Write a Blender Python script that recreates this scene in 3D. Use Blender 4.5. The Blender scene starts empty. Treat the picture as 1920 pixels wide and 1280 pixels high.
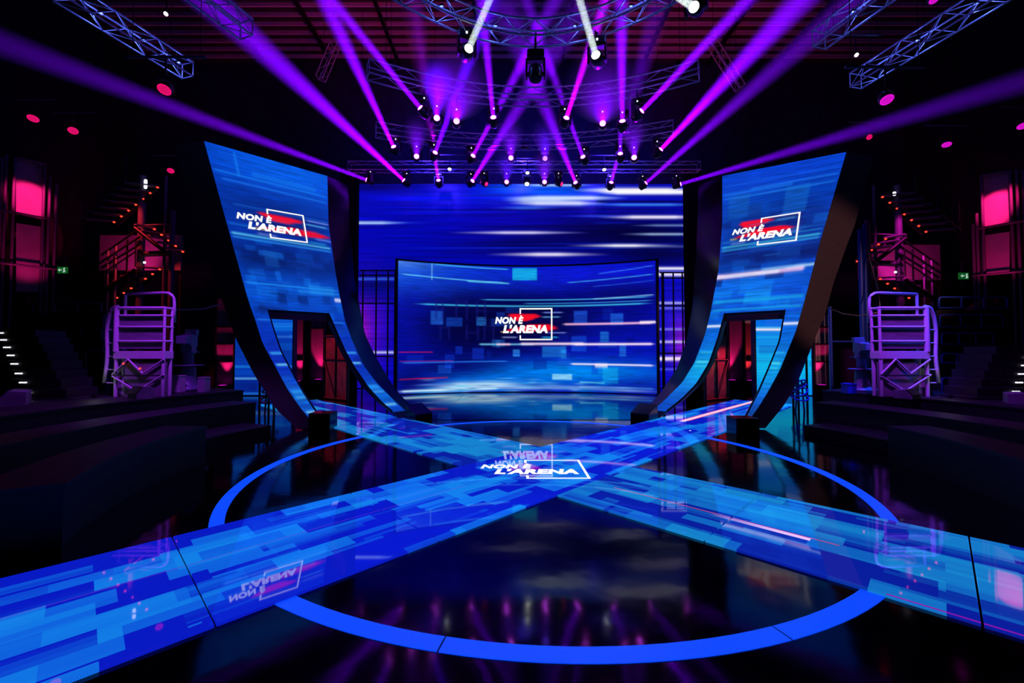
import bpy, bmesh, math, random
import numpy as np
from mathutils import Vector, Matrix

random.seed(7)
rng = np.random.default_rng(7)
scene = bpy.context.scene
COL = scene.collection

# ------------------------------------------------------------------ camera, world, exposure
FPX, CX, CY, PITCH = 806.0, 955.0, 630.0, math.radians(1.8)
CAM = Vector((-0.57, 0.0, 1.7))
cam_data = bpy.data.cameras.new('camera')
cam_data.sensor_width = 36.0
cam_data.lens = FPX / 1920 * 36.0
cam_data.shift_x = (960 - CX) / 1920
cam_data.shift_y = (CY - 640) / 1920
cam_data.clip_end = 200
cam = bpy.data.objects.new('camera', cam_data)
COL.objects.link(cam)
cam.location = CAM
cam.rotation_euler = (math.pi / 2 + PITCH, 0, 0)
scene.camera = cam

world = bpy.data.worlds.new('studio_dark')
scene.world = world
world.use_nodes = True
world.node_tree.nodes['Background'].inputs[0].default_value = (0.002, 0.001, 0.006, 1)
world.node_tree.nodes['Background'].inputs[1].default_value = 0.12

scene.view_settings.view_transform = 'Standard'
scene.view_settings.look = 'None'
scene.view_settings.exposure = 0.0
scene.view_settings.gamma = 1.0
scene.view_settings.use_curve_mapping = False
scene.cycles.max_bounces = 4
scene.cycles.diffuse_bounces = 1
scene.cycles.glossy_bounces = 3
scene.cycles.transmission_bounces = 2
scene.cycles.volume_bounces = 0
scene.cycles.sample_clamp_indirect = 6.0


def ray(px, py):
    x = (px - CX) / FPX
    u = -(py - CY) / FPX
    return Vector((x, math.cos(PITCH) - u * math.sin(PITCH), math.sin(PITCH) + u * math.cos(PITCH)))


def at(px, py, Y):
    r = ray(px, py)
    return CAM + r * (Y / r.y)


def ground(px, py, z=0.0):
    r = ray(px, py)
    return CAM + r * ((z - CAM.z) / r.z)


def proj(p):
    d = p - CAM
    z = d.y * math.cos(PITCH) + d.z * math.sin(PITCH)
    u = -d.y * math.sin(PITCH) + d.z * math.cos(PITCH)
    return CX + FPX * d.x / z, CY - FPX * u / z


# ------------------------------------------------------------------ colour and material helpers
def lin(c):
    return tuple((v / 255 / 12.92) if v / 255 <= 0.04045 else ((v / 255 + 0.055) / 1.055) ** 2.4 for v in c)


def new_mat(name):
    m = bpy.data.materials.new(name)
    m.use_nodes = True
    nt = m.node_tree
    return m, nt, nt.nodes['Principled BSDF']


def pbr(name, srgb, rough=0.5, metal=0.0, noise=0.0, scale=8.0, spec=0.5, bump=0.0):
    m, nt, b = new_mat(name)
    c = lin(srgb)
    b.inputs['Roughness'].default_value = rough
    b.inputs['Metallic'].default_value = metal
    b.inputs['Specular IOR Level'].default_value = spec
    b.inputs['Base Color'].default_value = (*c, 1)
    if noise:
        tc = nt.nodes.new('ShaderNodeTexCoord')
        n = nt.nodes.new('ShaderNodeTexNoise')
        n.inputs['Scale'].default_value = scale
        n.inputs['Detail'].default_value = 5
        r = nt.nodes.new('ShaderNodeValToRGB')
        r.color_ramp.elements[0].color = (*[v * (1 - noise) for v in c], 1)
        r.color_ramp.elements[1].color = (*[min(1, v * (1 + noise)) for v in c], 1)
        r.color_ramp.elements[0].position = 0.3
        r.color_ramp.elements[1].position = 0.7
        nt.links.new(tc.outputs['Object'], n.inputs['Vector'])
        nt.links.new(n.outputs['Fac'], r.inputs['Fac'])
        nt.links.new(r.outputs['Color'], b.inputs['Base Color'])
        if bump:
            bp = nt.nodes.new('ShaderNodeBump')
            bp.inputs['Strength'].default_value = bump
            nt.links.new(n.outputs['Fac'], bp.inputs['Height'])
            nt.links.new(bp.outputs['Normal'], b.inputs['Normal'])
    return m


def emit(name, srgb, strength=1.0, sample=False, dots=0.0):
    m, nt, b = new_mat(name)
    b.inputs['Base Color'].default_value = (0.01, 0.01, 0.01, 1)
    b.inputs['Roughness'].default_value = 0.3
    b.inputs['Emission Color'].default_value = (*lin(srgb), 1)
    b.inputs['Emission Strength'].default_value = strength
    if dots:
        tc = nt.nodes.new('ShaderNodeTexCoord')
        v = nt.nodes.new('ShaderNodeTexVoronoi')
        v.inputs['Scale'].default_value = dots
        v.inputs['Randomness'].default_value = 0.25
        r = nt.nodes.new('ShaderNodeValToRGB')
        r.color_ramp.elements[0].color = (*lin(srgb), 1)
        r.color_ramp.elements[1].color = (*[q * 0.55 for q in lin(srgb)], 1)
        r.color_ramp.elements[0].position = 0.25
        r.color_ramp.elements[1].position = 0.5
        nt.links.new(tc.outputs['Object'], v.inputs['Vector'])
        nt.links.new(v.outputs['Distance'], r.inputs['Fac'])
        nt.links.new(r.outputs['Color'], b.inputs['Emission Color'])
    if not sample:
        m.cycles.emission_sampling = 'NONE'
    return m


def led_mat(name, strength=1.0, rough=0.35):
    """LED wall: per-pixel picture stored on the screen mesh, faint scan lines of the modules."""
    m, nt, b = new_mat(name)
    b.inputs['Base Color'].default_value = (0.004, 0.004, 0.006, 1)
    b.inputs['Roughness'].default_value = rough
    b.inputs['Specular IOR Level'].default_value = 0.25
    a = nt.nodes.new('ShaderNodeAttribute')
    a.attribute_name = 'picture'
    g = nt.nodes.new('ShaderNodeNewGeometry')
    s = nt.nodes.new('ShaderNodeSeparateXYZ')
    w = nt.nodes.new('ShaderNodeMath'); w.operation = 'MULTIPLY'; w.inputs[1].default_value = 2 * math.pi / 0.11
    q = nt.nodes.new('ShaderNodeMath'); q.operation = 'SINE'
    e = nt.nodes.new('ShaderNodeMath'); e.operation = 'MULTIPLY_ADD'
    e.inputs[1].default_value = 0.07; e.inputs[2].default_value = strength
    nt.links.new(g.outputs['Position'], s.inputs[0])
    nt.links.new(s.outputs['Z'], w.inputs[0])
    nt.links.new(w.outputs[0], q.inputs[0])
    nt.links.new(q.outputs[0], e.inputs[0])
    nt.links.new(a.outputs['Color'], b.inputs['Emission Color'])
    nt.links.new(e.outputs[0], b.inputs['Emission Strength'])
    m.cycles.emission_sampling = 'NONE'
    return m


MAT = {}
MAT['black'] = pbr('black_paint', (14, 13, 18), 0.45, noise=0.3)
MAT['black_gloss'] = pbr('black_gloss', (8, 8, 12), 0.18)
MAT['drape'] = pbr('black_drape', (10, 9, 16), 0.95, noise=0.4, scale=3)
MAT['backcloth'] = pbr('blue_black_backcloth', (40, 38, 60), 0.95, noise=0.3, scale=2)
MAT['felt'] = pbr('brown_black_felt', (46, 38, 40), 0.9, noise=0.35, scale=30, bump=0.2)
MAT['alu'] = pbr('truss_aluminium', (190, 192, 202), 0.4, metal=0.35, noise=0.12)
MAT['white_tube'] = pbr('white_steel_tube', (205, 200, 210), 0.4, noise=0.1)
MAT['blue_lit_tube'] = pbr('blue_lit_steel_tube', (40, 70, 190), 0.4, noise=0.1)  # steel with blue light put into its colour, also on post and box
MAT['grey_tube'] = pbr('grey_steel_tube', (95, 92, 104), 0.45, noise=0.15)
MAT['grey_panel'] = pbr('grey_sheet', (120, 118, 126), 0.6, noise=0.25, scale=5)
MAT['pale_panel'] = pbr('pale_panel', (170, 170, 176), 0.7, noise=0.15)
MAT['wall'] = pbr('studio_wall', (15, 13, 17), 0.9, noise=0.3, scale=1.5)
MAT['flat'] = pbr('painted_flat', (150, 140, 145), 0.8, noise=0.15, scale=2)
MAT['wood'] = pbr('raw_plywood', (150, 110, 90), 0.7, noise=0.3, scale=4)
MAT['bench_black'] = pbr('bench_black', (7, 7, 9), 0.6, noise=0.3)
MAT['rostrum'] = pbr('rostrum_carpet', (24, 22, 28), 0.55, noise=0.5, scale=14)
MAT['roof'] = pbr('roof_boards', (58, 42, 42), 0.85, noise=0.4, scale=2)
MAT['purlin'] = pbr('pale_purlin', (215, 190, 180), 0.6, noise=0.4, scale=1.2)
MAT['camera_body'] = pbr('camera_plastic', (112, 120, 142), 0.45, noise=0.2)
MAT['rubber'] = pbr('rubber', (10, 10, 12), 0.7)
MAT['fixture'] = pbr('fixture_black', (16, 15, 20), 0.35, noise=0.2)
MAT['lens_violet'] = emit('lens_violet', (215, 70, 255), 16.0)
MAT['lens_white'] = emit('lens_white', (250, 255, 245), 9.0)
MAT['lens_dim'] = emit('lens_dim_blue', (90, 60, 255), 9.0)
MAT['lens_pink'] = emit('lens_pink', (255, 40, 140), 1.0)
MAT['led_pink'] = emit('led_pink', (255, 18, 120), 1.15, dots=38)
MAT['led_magenta'] = emit('led_magenta', (250, 20, 235), 1.1, dots=38)
MAT['led_red'] = emit('led_red', (255, 60, 40), 2.0)
MAT['led_white'] = emit('led_white', (245, 240, 255), 1.6)
MAT['indicator'] = emit('indicator', (225, 225, 255), 1.4)
MAT['white_print'] = emit('white_screen_print', (255, 255, 255), 1.0)
MAT['ring_blue'] = emit('ring_blue', (8, 72, 255), 1.0)
MAT['exit_green'] = emit('exit_green', (14, 110, 44), 0.45)
MAT['exit_white'] = emit('exit_white', (200, 240, 215), 0.6)

# ------------------------------------------------------------------ object helpers
WORLD = {}


def put(o, parent=None, world=None):
    world = world if world is not None else Matrix.Identity(4)
    COL.objects.link(o)
    if parent is not None:
        o.parent = parent
        o.matrix_parent_inverse = WORLD[parent.name].inverted()
    o.matrix_basis = world
    WORLD[o.name] = world.copy()
    return o


def tag(o, label=None, cat=None, group=None, kind=None):
    if label: o['label'] = label
    if cat: o['category'] = cat
    if group: o['group'] = group
    if kind: o['kind'] = kind
    return o


def thing(name, label, cat, loc=(0, 0, 0), group=None):
    o = bpy.data.objects.new(name, None)
    o.empty_display_size = 0.2
    put(o, None, Matrix.Translation(Vector(loc)))
    return tag(o, label, cat, group)


def mesh_of(verts, faces, mat=None, smooth=False, name='mesh'):
    me = bpy.data.meshes.new(name)
    me.from_pydata([tuple(v) for v in verts], [], faces)
    me.update()
    if mat is not None:
        me.materials.append(mat)
    if smooth:
        me.shade_smooth()
    return me


def obj(name, verts, faces, mat, parent=None, smooth=False, world=None):
    return put(bpy.data.objects.new(name, mesh_of(verts, faces, mat, smooth, name)), parent, world)


SHARED = {}


def cyl_mesh(mat, n=8):
    k = ('cyl', mat.name, n)
    if k not in SHARED:
        vs, fs = [], []
        for z in (0, 1):
            for i in range(n):
                a = 2 * math.pi * i / n
                vs.append((math.cos(a), math.sin(a), z))
        for i in range(n):
            j = (i + 1) % n
            fs.append((i, j, n + j, n + i))
        fs.append(tuple(range(n))[::-1]); fs.append(tuple(range(n, 2 * n)))
        me = mesh_of(vs, fs, mat, False, 'tube')
        for p in me.polygons[:n]:
            p.use_smooth = True
        SHARED[k] = me
    return SHARED[k]


def box_mesh(mat, bev=0.0):
    """unit box with small chamfers (shared)"""
    k = ('box', mat.name, bev)
    if k not in SHARED:
        bm = bmesh.new()
        bmesh.ops.create_cube(bm, size=1)
        if bev:
            bmesh.ops.bevel(bm, geom=bm.edges[:], offset=bev, segments=2, affect='EDGES', profile=0.5)
        me = bpy.data.meshes.new('box')
        bm.to_mesh(me); bm.free()
        me.materials.append(mat)
        SHARED[k] = me
    return SHARED[k]


def bar(name, p0, p1, r, mat, parent=None, n=8):
    p0, p1 = Vector(p0), Vector(p1)
    d = p1 - p0
    q = d.to_track_quat('Z', 'Y').to_matrix().to_4x4()
    m = Matrix.Translation(p0) @ q @ Matrix.Diagonal((r, r, d.length, 1))
    return put(bpy.data.objects.new(name, cyl_mesh(mat, n)), parent, m)


def box(name, c, size, mat, parent=None, rotz=0.0, bev=0.03, rot=None):
    m = Matrix.Translation(Vector(c)) @ (rot.to_4x4() if rot is not None else Matrix.Rotation(rotz, 4, 'Z')) @ Matrix.Diagonal((*size, 1))
    return put(bpy.data.objects.new(name, box_mesh(mat, bev)), parent, m)


def tube_path(name, pts, r, mat, parent=None, n=6, closed=False):
    pts = [Vector(p) for p in pts]
    vs, fs = [], []
    N = len(pts)
    for i, p in enumerate(pts):
        a = pts[(i - 1) % N] if (closed or i > 0) else p
        b = pts[(i + 1) % N] if (closed or i < N - 1) else p
        t = (b - a).normalized()
        ref = Vector((0, 0, 1)) if abs(t.z) < 0.92 else Vector((0, 1, 0))
        s = t.cross(ref).normalized(); u = s.cross(t)
        for k in range(n):
            an = 2 * math.pi * k / n
            vs.append(p + (s * math.cos(an) + u * math.sin(an)) * r)
    for i in range(N if closed else N - 1):
        j = (i + 1) % N
        for k in range(n):
            l = (k + 1) % n
            fs.append((i * n + k, i * n + l, j * n + l, j * n + k))
    if not closed:
        fs.append(tuple(range(n))[::-1]); fs.append(tuple(range((N - 1) * n, N * n)))
    return obj(name, vs, fs, mat, parent, True)


def bend(pts, rad=0.12, k=4):
    """round the corners of a polyline"""
    pts = [Vector(p) for p in pts]
    out = [pts[0]]
    for i in range(1, len(pts) - 1):
        a, b, c = pts[i - 1], pts[i], pts[i + 1]
        p0 = b + (a - b).normalized() * min(rad, (a - b).length * 0.45)
        p1 = b + (c - b).normalized() * min(rad, (c - b).length * 0.45)
        for j in range(k + 1):
            t = j / k
            out.append(p0.lerp(b, t).lerp(b.lerp(p1, t), t))
    out.append(pts[-1])
    return out


def lathe_mesh(profile, mat, n=16, name='lathe'):
    vs, fs = [], []
    for (r, z) in profile:
        for k in range(n):
            a = 2 * math.pi * k / n
            vs.append((r * math.cos(a), r * math.sin(a), z))
    for i in range(len(profile) - 1):
        for k in range(n):
            l = (k + 1) % n
            fs.append((i * n + k, i * n + l, (i + 1) * n + l, (i + 1) * n + k))
    fs.append(tuple(range(n))[::-1]); fs.append(tuple(range((len(profile) - 1) * n, len(profile) * n)))
    return mesh_of(vs, fs, mat, True, name)


def prism(name, outline, axis_vec, mat, parent=None):
    """extrude a closed 3D outline along a vector"""
    n = len(outline)
    a = [Vector(p) for p in outline]
    vs = a + [p + Vector(axis_vec) for p in a]
    fs = [tuple(range(n))[::-1], tuple(range(n, 2 * n))] + [(i, (i + 1) % n, n + (i + 1) % n, n + i) for i in range(n)]
    return obj(name, vs, fs, mat, parent)


def spot(name, loc, target, rgb, energy, deg, blend=0.4, radius=0.08, parent=None):
    L = bpy.data.lights.new(name, 'SPOT')
    L.color = rgb
    L.energy = energy
    L.spot_size = math.radians(deg)
    L.spot_blend = blend
    L.shadow_soft_size = radius
    o = bpy.data.objects.new(name, L)
    d = Vector(target) - Vector(loc)
    m = Matrix.Translation(Vector(loc)) @ d.to_track_quat('-Z', 'Y').to_matrix().to_4x4()
    return put(o, parent, m)


# ------------------------------------------------------------------ setting: floor, walls, roof
m, nt, b = new_mat('polished_black_floor')
b.inputs['Base Color'].default_value = (0.0022, 0.0022, 0.004, 1)
b.inputs['Roughness'].default_value = 0.07
b.inputs['IOR'].default_value = 1.42
tc = nt.nodes.new('ShaderNodeTexCoord')
nz = nt.nodes.new('ShaderNodeTexNoise'); nz.inputs['Scale'].default_value = 0.9; nz.inputs['Detail'].default_value = 6
rp = nt.nodes.new('ShaderNodeMapRange')
rp.inputs['From Min'].default_value = 0.3; rp.inputs['From Max'].default_value = 0.75
rp.inputs['To Min'].default_value = 0.06; rp.inputs['To Max'].default_value = 0.10
nt.links.new(tc.outputs['Object'], nz.inputs['Vector'])
nt.links.new(nz.outputs['Fac'], rp.inputs['Value'])
nt.links.new(rp.outputs['Result'], b.inputs['Roughness'])
nz2 = nt.nodes.new('ShaderNodeTexNoise'); nz2.inputs['Scale'].default_value = 2.2; nz2.inputs['Detail'].default_value = 2
bp = nt.nodes.new('ShaderNodeBump'); bp.inputs['Strength'].default_value = 0.008; bp.inputs['Distance'].default_value = 0.3
nt.links.new(tc.outputs['Object'], nz2.inputs['Vector'])
nt.links.new(nz2.outputs['Fac'], bp.inputs['Height'])
nt.links.new(bp.outputs['Normal'], b.inputs['Normal'])
MAT['floor'] = m

XL, XR, YF, YB, ZC = -19.0, 19.0, -7.0, 21.0, 16.0


def slab(name, x0, x1, y0, y1, z0, z1, mat, kind='structure'):
    vs = [(x, y, z) for z in (z0, z1) for (x, y) in ((x0, y0), (x1, y0), (x1, y1), (x0, y1))]
    fs = [(3, 2, 1, 0), (4, 5, 6, 7), (0, 1, 5, 4), (1, 2, 6, 5), (2, 3, 7, 6), (3, 0, 4, 7)]
    return tag(obj(name, vs, fs, mat), kind=kind)


tag(slab('floor', XL, XR, YF, YB, -0.2, 0.0, MAT['floor']), 'polished black studio floor mirroring the screens and lights')
tag(slab('wall_back', XL, XR, YB, YB + 0.3, 0, ZC, MAT['backcloth']), 'dark studio wall behind the wide screen')
tag(slab('wall_left', XL - 0.3, XL, YF, YB, 0, ZC, MAT['wall']), 'dark studio wall behind the left stair tower')
tag(slab('wall_right', XR, XR + 0.3, YF, YB, 0, ZC, MAT['wall']), 'dark studio wall behind the right stair tower')
tag(slab('wall_front', XL, XR, YF - 0.3, YF, 0, ZC, MAT['wall']), 'dark studio wall behind the camera')
ceil = tag(slab('ceiling', XL, XR, YF, YB, ZC, ZC + 0.2, MAT['roof']), 'high boarded studio roof with thin purlins')
for i, y in enumerate(np.arange(15.2, 20.9, 0.52)):
    box('purlin', (0, y, ZC - 0.09), (36, 0.07, 0.16), MAT['purlin'], ceil, bev=0.0)
for x in (-12.5, -9.2, -6.0, -2.0, 2.0, 6.0, 9.2, 12.5):
    box('rafter', (x, 14.5, ZC - 0.26), (0.12, 12.5, 0.18), MAT['black'], ceil, bev=0.0)

# glossy glass floor panels in front of the big screen
m, nt, b = new_mat('black_glass_panel')
b.inputs['Base Color'].default_value = (0.002, 0.002, 0.004, 1)
b.inputs['Roughness'].default_value = 0.03
b.inputs['IOR'].default_value = 2.1
tc = nt.nodes.new('ShaderNodeTexCoord')
nz = nt.nodes.new('ShaderNodeTexNoise'); nz.inputs['Scale'].default_value = 1.4; nz.inputs['Detail'].default_value = 3
mr = nt.nodes.new('ShaderNodeMapRange'); mr.inputs['To Min'].default_value = 0.02; mr.inputs['To Max'].default_value = 0.06
nt.links.new(tc.outputs['Object'], nz.inputs['Vector']); nt.links.new(nz.outputs['Fac'], mr.inputs['Value']); nt.links.new(mr.outputs['Result'], b.inputs['Roughness'])
MAT['glass_floor'] = m
gf = thing('glass_stage', 'mirror-black glass stage floor in front of the curved screen', 'stage floor', (0, 13.5, 0))
XE = [-4.7, -2.3, 0.14, 2.45, 4.75]
for xa, xb in zip(XE, XE[1:]):
    xa, xb = xa + 0.008, xb - 0.008
    fr = lambda x: max(10.46, abs(x + 0.02) + 7.56)
    xs_ = sorted({xa, xb, *[q for q in (-2.92, 2.88) if xa < q < xb]})
    poly = [(x, fr(x)) for x in xs_] + [(xb, 16.0 if abs(xb) > 4 else 16.75), (xa, 16.0 if abs(xa) > 4 else 16.75)]
    n_ = len(poly)
    obj('floor_panel', [(x, y, z) for z in (0.0, 0.01) for x, y in poly], [tuple(range(n_))[::-1], tuple(range(n_, 2 * n_))] + [(i, (i + 1) % n_, n_ + (i + 1) % n_, n_ + i) for i in range(n_)], MAT['glass_floor'], gf)

# ------------------------------------------------------------------ illuminated ring in the floor
RC, RR = Vector((-0.13, 6.36, 0.0)), 3.98
ring = thing('light_ring', 'glowing blue light ring set into the black floor', 'light ring', RC)
NSEG = 12
for k in range(NSEG):
    a0 = 2 * math.pi * k / NSEG + 0.0012 + 0.31
    a1 = 2 * math.pi * (k + 1) / NSEG - 0.0012 + 0.31
    vs, fs = [], []
    n = 14
    for i in range(n + 1):
        a = a0 + (a1 - a0) * i / n
        for (r, z) in ((RR - 0.13, 0.0), (RR - 0.13, 0.006), (RR, 0.006), (RR, 0.0)):
            vs.append((RC.x + r * math.cos(a), RC.y + r * math.sin(a), z))
    for i in range(n):
        for j in range(3):
            fs.append((i * 4 + j, i * 4 + 4 + j, i * 4 + 5 + j, i * 4 + 1 + j))
    obj('segment', vs, fs, MAT['ring_blue'], ring)

# ------------------------------------------------------------------ crossing LED runways
XC = Vector((-0.02, 6.27, 0))
S2 = math.sqrt(0.5)


def runway_mat(name, du, dv, light, mid, dark, bars, seed, thin):
    """LED floor picture: long blocks running along the runway, thin lines and a few bright bars."""
    m, nt, b = new_mat(name)
    N = nt.nodes.new
    lk = nt.links.new
    b.inputs['Base Color'].default_value = (0.004, 0.004, 0.008, 1)
    b.inputs['Roughness'].default_value = 0.022
    b.inputs['IOR'].default_value = 2.25
    g = N('ShaderNodeNewGeometry')
    sub = N('ShaderNodeVectorMath'); sub.operation = 'SUBTRACT'; sub.inputs[1].default_value = (XC.x, XC.y, 0)
    lk(g.outputs['Position'], sub.inputs[0])

    def dot(v):
        d = N('ShaderNodeVectorMath'); d.operation = 'DOT_PRODUCT'
        lk(sub.outputs[0], d.inputs[0]); d.inputs[1].default_value = v
        return d.outputs['Value']
    U, V = dot(du), dot(dv)
    cmb = N('ShaderNodeCombineXYZ')
    lk(U, cmb.inputs[0]); lk(V, cmb.inputs[1]); cmb.inputs[2].default_value = 0

    def mth(op, a, c=None, clamp=False):
        x = N('ShaderNodeMath'); x.operation = op; x.use_clamp = clamp
        for i, q in enumerate((a, c)):
            if q is None: continue
            if isinstance(q, (int, float)): x.inputs[i].default_value = q
            else: lk(q, x.inputs[i])
        return x.outputs[0]

    def brick(off, width, height, shift):
        ad = N('ShaderNodeVectorMath'); ad.operation = 'ADD'
        lk(cmb.outputs[0], ad.inputs[0]); ad.inputs[1].default_value = off
        t = N('ShaderNodeTexBrick')
        t.offset = shift; t.squash = 1.0; t.offset_frequency = 2
        t.inputs['Color1'].default_value = (0, 0, 0, 1)
        t.inputs['Color2'].default_value = (1, 1, 1, 1)
        t.inputs['Scale'].default_value = 1.0
        t.inputs['Mortar Size'].default_value = 0.0
        t.inputs['Brick Width'].default_value = width
        t.inputs['Row Height'].default_value = height
        lk(ad.outputs[0], t.inputs['Vector'])
        return t.outputs['Color']
    b1 = brick((seed, 3.1, 0), 0.95, 0.29, 0.37)
    b2 = brick((seed + 9.7, 7.45, 0), 0.62, 0.19, 0.63)
    b3 = brick((seed + 4.3, 5.02, 0), 2.3, 0.058, 0.41)
    b4 = brick((seed + 2.3, 1.37, 0), 1.7, 0.62, 0.3)
    s = mth('ADD', mth('ADD', mth('MULTIPLY', b1, 0.40), mth('MULTIPLY', b2, 0.34)), mth('ADD', mth('MULTIPLY', b3, 0.06), mth('MULTIPLY', b4, 0.26)))
    rp = N('ShaderNodeValToRGB')
    rp.color_ramp.interpolation = 'LINEAR'
    el = rp.color_ramp.elements
    el[0].position = 0.34; el[0].color = (*lin(dark), 1)
    el[1].position = 0.78; el[1].color = (*lin(light), 1)
    e = el.new(0.43); e.color = (*lin(dark), 1)
    e = el.new(0.50); e.color = (*lin(mid), 1)
    e = el.new(0.64); e.color = (*lin([0.5 * (p + q) for p, q in zip(mid, light)]), 1)
    lk(s, rp.inputs['Fac'])
    col = rp.outputs['Color']

    def over(col, u0, u1, v0, v1, rgb, slope=0.0, fade=0.0):
        vv = mth('SUBTRACT', V, mth('MULTIPLY', U, slope)) if slope else V
        mk = mth('MULTIPLY', mth('MULTIPLY', mth('GREATER_THAN', U, u0), mth('LESS_THAN', U, u1)),
                 mth('MULTIPLY', mth('GREATER_THAN', vv, v0), mth('LESS_THAN', vv, v1)))
        if fade:
            mk = mth('MULTIPLY', mk, mth('MULTIPLY', mth('SUBTRACT', u1, U), fade, True), True)
        mx = N('ShaderNodeMix'); mx.data_type = 'RGBA'
        lk(mk, mx.inputs['Factor']); lk(col, mx.inputs['A'])
        mx.inputs['B'].default_value = (*lin(rgb), 1)
        return mx.outputs['Result']
    for bb in bars:
        col = over(col, *bb)
    for bb in thin:
        col = over(col, *bb)
    px = mth('SINE', mth('MULTIPLY', mth('ADD', U, mth('MULTIPLY', V, 1.0)), 2 * math.pi / 0.0125))
    stv = mth('ADD', mth('MULTIPLY', px, 0.10), 0.98)
    lk(col, b.inputs['Emission Color'])
    lk(stv, b.inputs['Emission Strength'])
    m.cycles.emission_sampling = 'NONE'
    return m


DA = (S2, S2, 0); PA = (-S2, S2, 0)        # runway a: front left to back right
DB = (-S2, S2, 0); PB = (-S2, -S2, 0)      # runway b: front right to back left
MAT['run_a'] = runway_mat('runway_picture_a', DA, PA, (18, 128, 232), (14, 92, 222), (8, 26, 196),
                          [(5.2, 10.9, 0.20, 0.33, (255, 205, 235)), (5.4, 10.6, 0.17, 0.20, (230, 40, 110)), (5.4, 9.6, 0.33, 0.36, (230, 60, 130))],
                          3.3, [(-6.5, -1.4, 0.132, 0.140, (90, 50, 205)), (-2.3, -1.75, 0.28, 0.36, (30, 120, 235))])
MAT['run_b'] = runway_mat('runway_picture_b', DB, PB, (22, 132, 206), (14, 92, 190), (8, 30, 158),
                          [(-3.2, -2.35, 0.18, 0.245, (235, 190, 245), 0.0, 1.6)],
                          17.9, [(-3.4, -1.2, 0.165, 0.18, (200, 70, 90)), (-7, -3.75, 0.85, 0.869, (140, 20, 170))])
HW, TL = 0.875, 1.66


def runway_tile_mesh(mat, length):
    k = ('tile', mat.name, round(length, 3))
    if k not in SHARED:
        bm = bmesh.new()
        bmesh.ops.create_cube(bm, size=1)
        bmesh.ops.scale(bm, vec=(length - 0.014, 2 * HW, 0.02), verts=bm.verts[:])
        bmesh.ops.bevel(bm, geom=bm.edges[:], offset=0.003, segments=1, affect='EDGES')
        me = bpy.data.meshes.new('tile'); bm.to_mesh(me); bm.free()
        me.materials.append(mat)
        SHARED[k] = me
    return SHARED[k]


for (nm, lab, mat, D, ang, spans) in (
        ('runway', 'glowing blue LED runway from front left corner to the right tower', MAT['run_a'], Vector(DA), math.pi / 4, [(-5, 8, True)]),
        ('runway', 'glowing teal LED runway from front right corner to the left tower', MAT['run_b'], Vector(DB), 3 * math.pi / 4, [(-5, 8, False)])):
    t = thing(nm, lab, 'LED runway', XC, 'crossing LED runways')
    if mat is MAT['run_a']:
        w = Matrix.Translation(XC + Vector((0, 0, 0.011))) @ Matrix.Rotation(ang, 4, 'Z')
        put(bpy.data.objects.new('floor_tile', runway_tile_mesh(mat, 2 * HW)), t, w)
    for sgn, cnt in ((-1, 4), (1, 6)):
        for i in range(cnt):
            u = sgn * (HW + TL * (i + 0.5))
            w = Matrix.Translation(XC + D * u + Vector((0, 0, 0.011))) @ Matrix.Rotation(ang, 4, 'Z')
            put(bpy.data.objects.new('floor_tile', runway_tile_mesh(mat, TL)), t, w)

# ------------------------------------------------------------------ the show logo
def text_mesh2d(body, x0, x1, y0, cap, off=0.034, shear=0.2):
    c = bpy.data.curves.new('lettering', 'FONT')
    c.body = body; c.size = 1.0; c.shear = shear; c.offset = off; c.resolution_u = 5; c.space_character = 1.07
    o = bpy.data.objects.new('lettering', c)
    COL.objects.link(o)
    dg = bpy.context.evaluated_depsgraph_get()
    dg.update()
    me = bpy.data.meshes.new_from_object(o.evaluated_get(dg))
    vs = np.array([v.co[:2] for v in me.vertices]); fs = [tuple(p.vertices) for p in me.polygons]
    bpy.data.objects.remove(o); bpy.data.meshes.remove(me); bpy.data.curves.remove(c)
    xs = vs[:, 0]
    base, top = -off * 0.9, 0.729 + off * 0.6
    vs[:, 0] = x0 + (xs - xs.min()) / (xs.max() - xs.min()) * (x1 - x0)
    vs[:, 1] = y0 + (vs[:, 1] - base) / (top - base) * cap
    return vs, fs


LOGO_TEXT = [text_mesh2d('NON \u00c8', -0.752, 0.12, 0.50, 0.212, 0.055), text_mesh2d("L'ARENA", -0.51, 0.86, 0.217, 0.25, 0.062)]


def rectq(x0, x1, y0, y1, n=1):
    vs, fs = [], []
    for i in range(n + 1):
        x = x0 + (x1 - x0) * i / n
        vs += [(x, y0), (x, y1)]
    for i in range(n):
        fs.append((2 * i, 2 * i + 2, 2 * i + 3, 2 * i + 1))
    return vs, fs


SW = 0.042
LOGO_BOX = [rectq(0, 1, 0.98 - SW, 0.98, 8), rectq(0, 1, 0, SW, 8), rectq(1 - SW, 1, 0, 0.98, 1), rectq(0, SW, 0.80, 0.98, 1), rectq(0, SW, 0, 0.15, 1)]


def place_logo(parent, fmap, texts=LOGO_TEXT):
    """fmap: logo plane -> world"""
    for nm, pieces in (('logo_lettering', texts), ('logo_frame', LOGO_BOX)):
        vs, fs = [], []
        for (v2, f2) in pieces:
            k = len(vs)
            vs += [fmap(p[0], p[1]) for p in v2]
            fs += [tuple(i + k for i in f) for f in f2]
        o = obj(nm, vs, fs, MAT['white_print'], parent)
        if nm == 'logo_lettering':
            o['label'] = 'white slanted lettering reading NON È L\'ARENA'


lg = thing('floor_logo', 'white NON È L\'ARENA logo shown on the floor where runways cross', 'logo', XC + Vector((0, 0, 0.0215)))
FL0 = ground(987, 897, 0.022); FLX = ground(1108, 897, 0.022).x - FL0.x; FLY = ground(1083, 862, 0.022).y - FL0.y
place_logo(lg, lambda a, c: Vector((FL0.x + a * FLX, FL0.y + c / 0.98 * FLY, 0.0235)))

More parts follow.
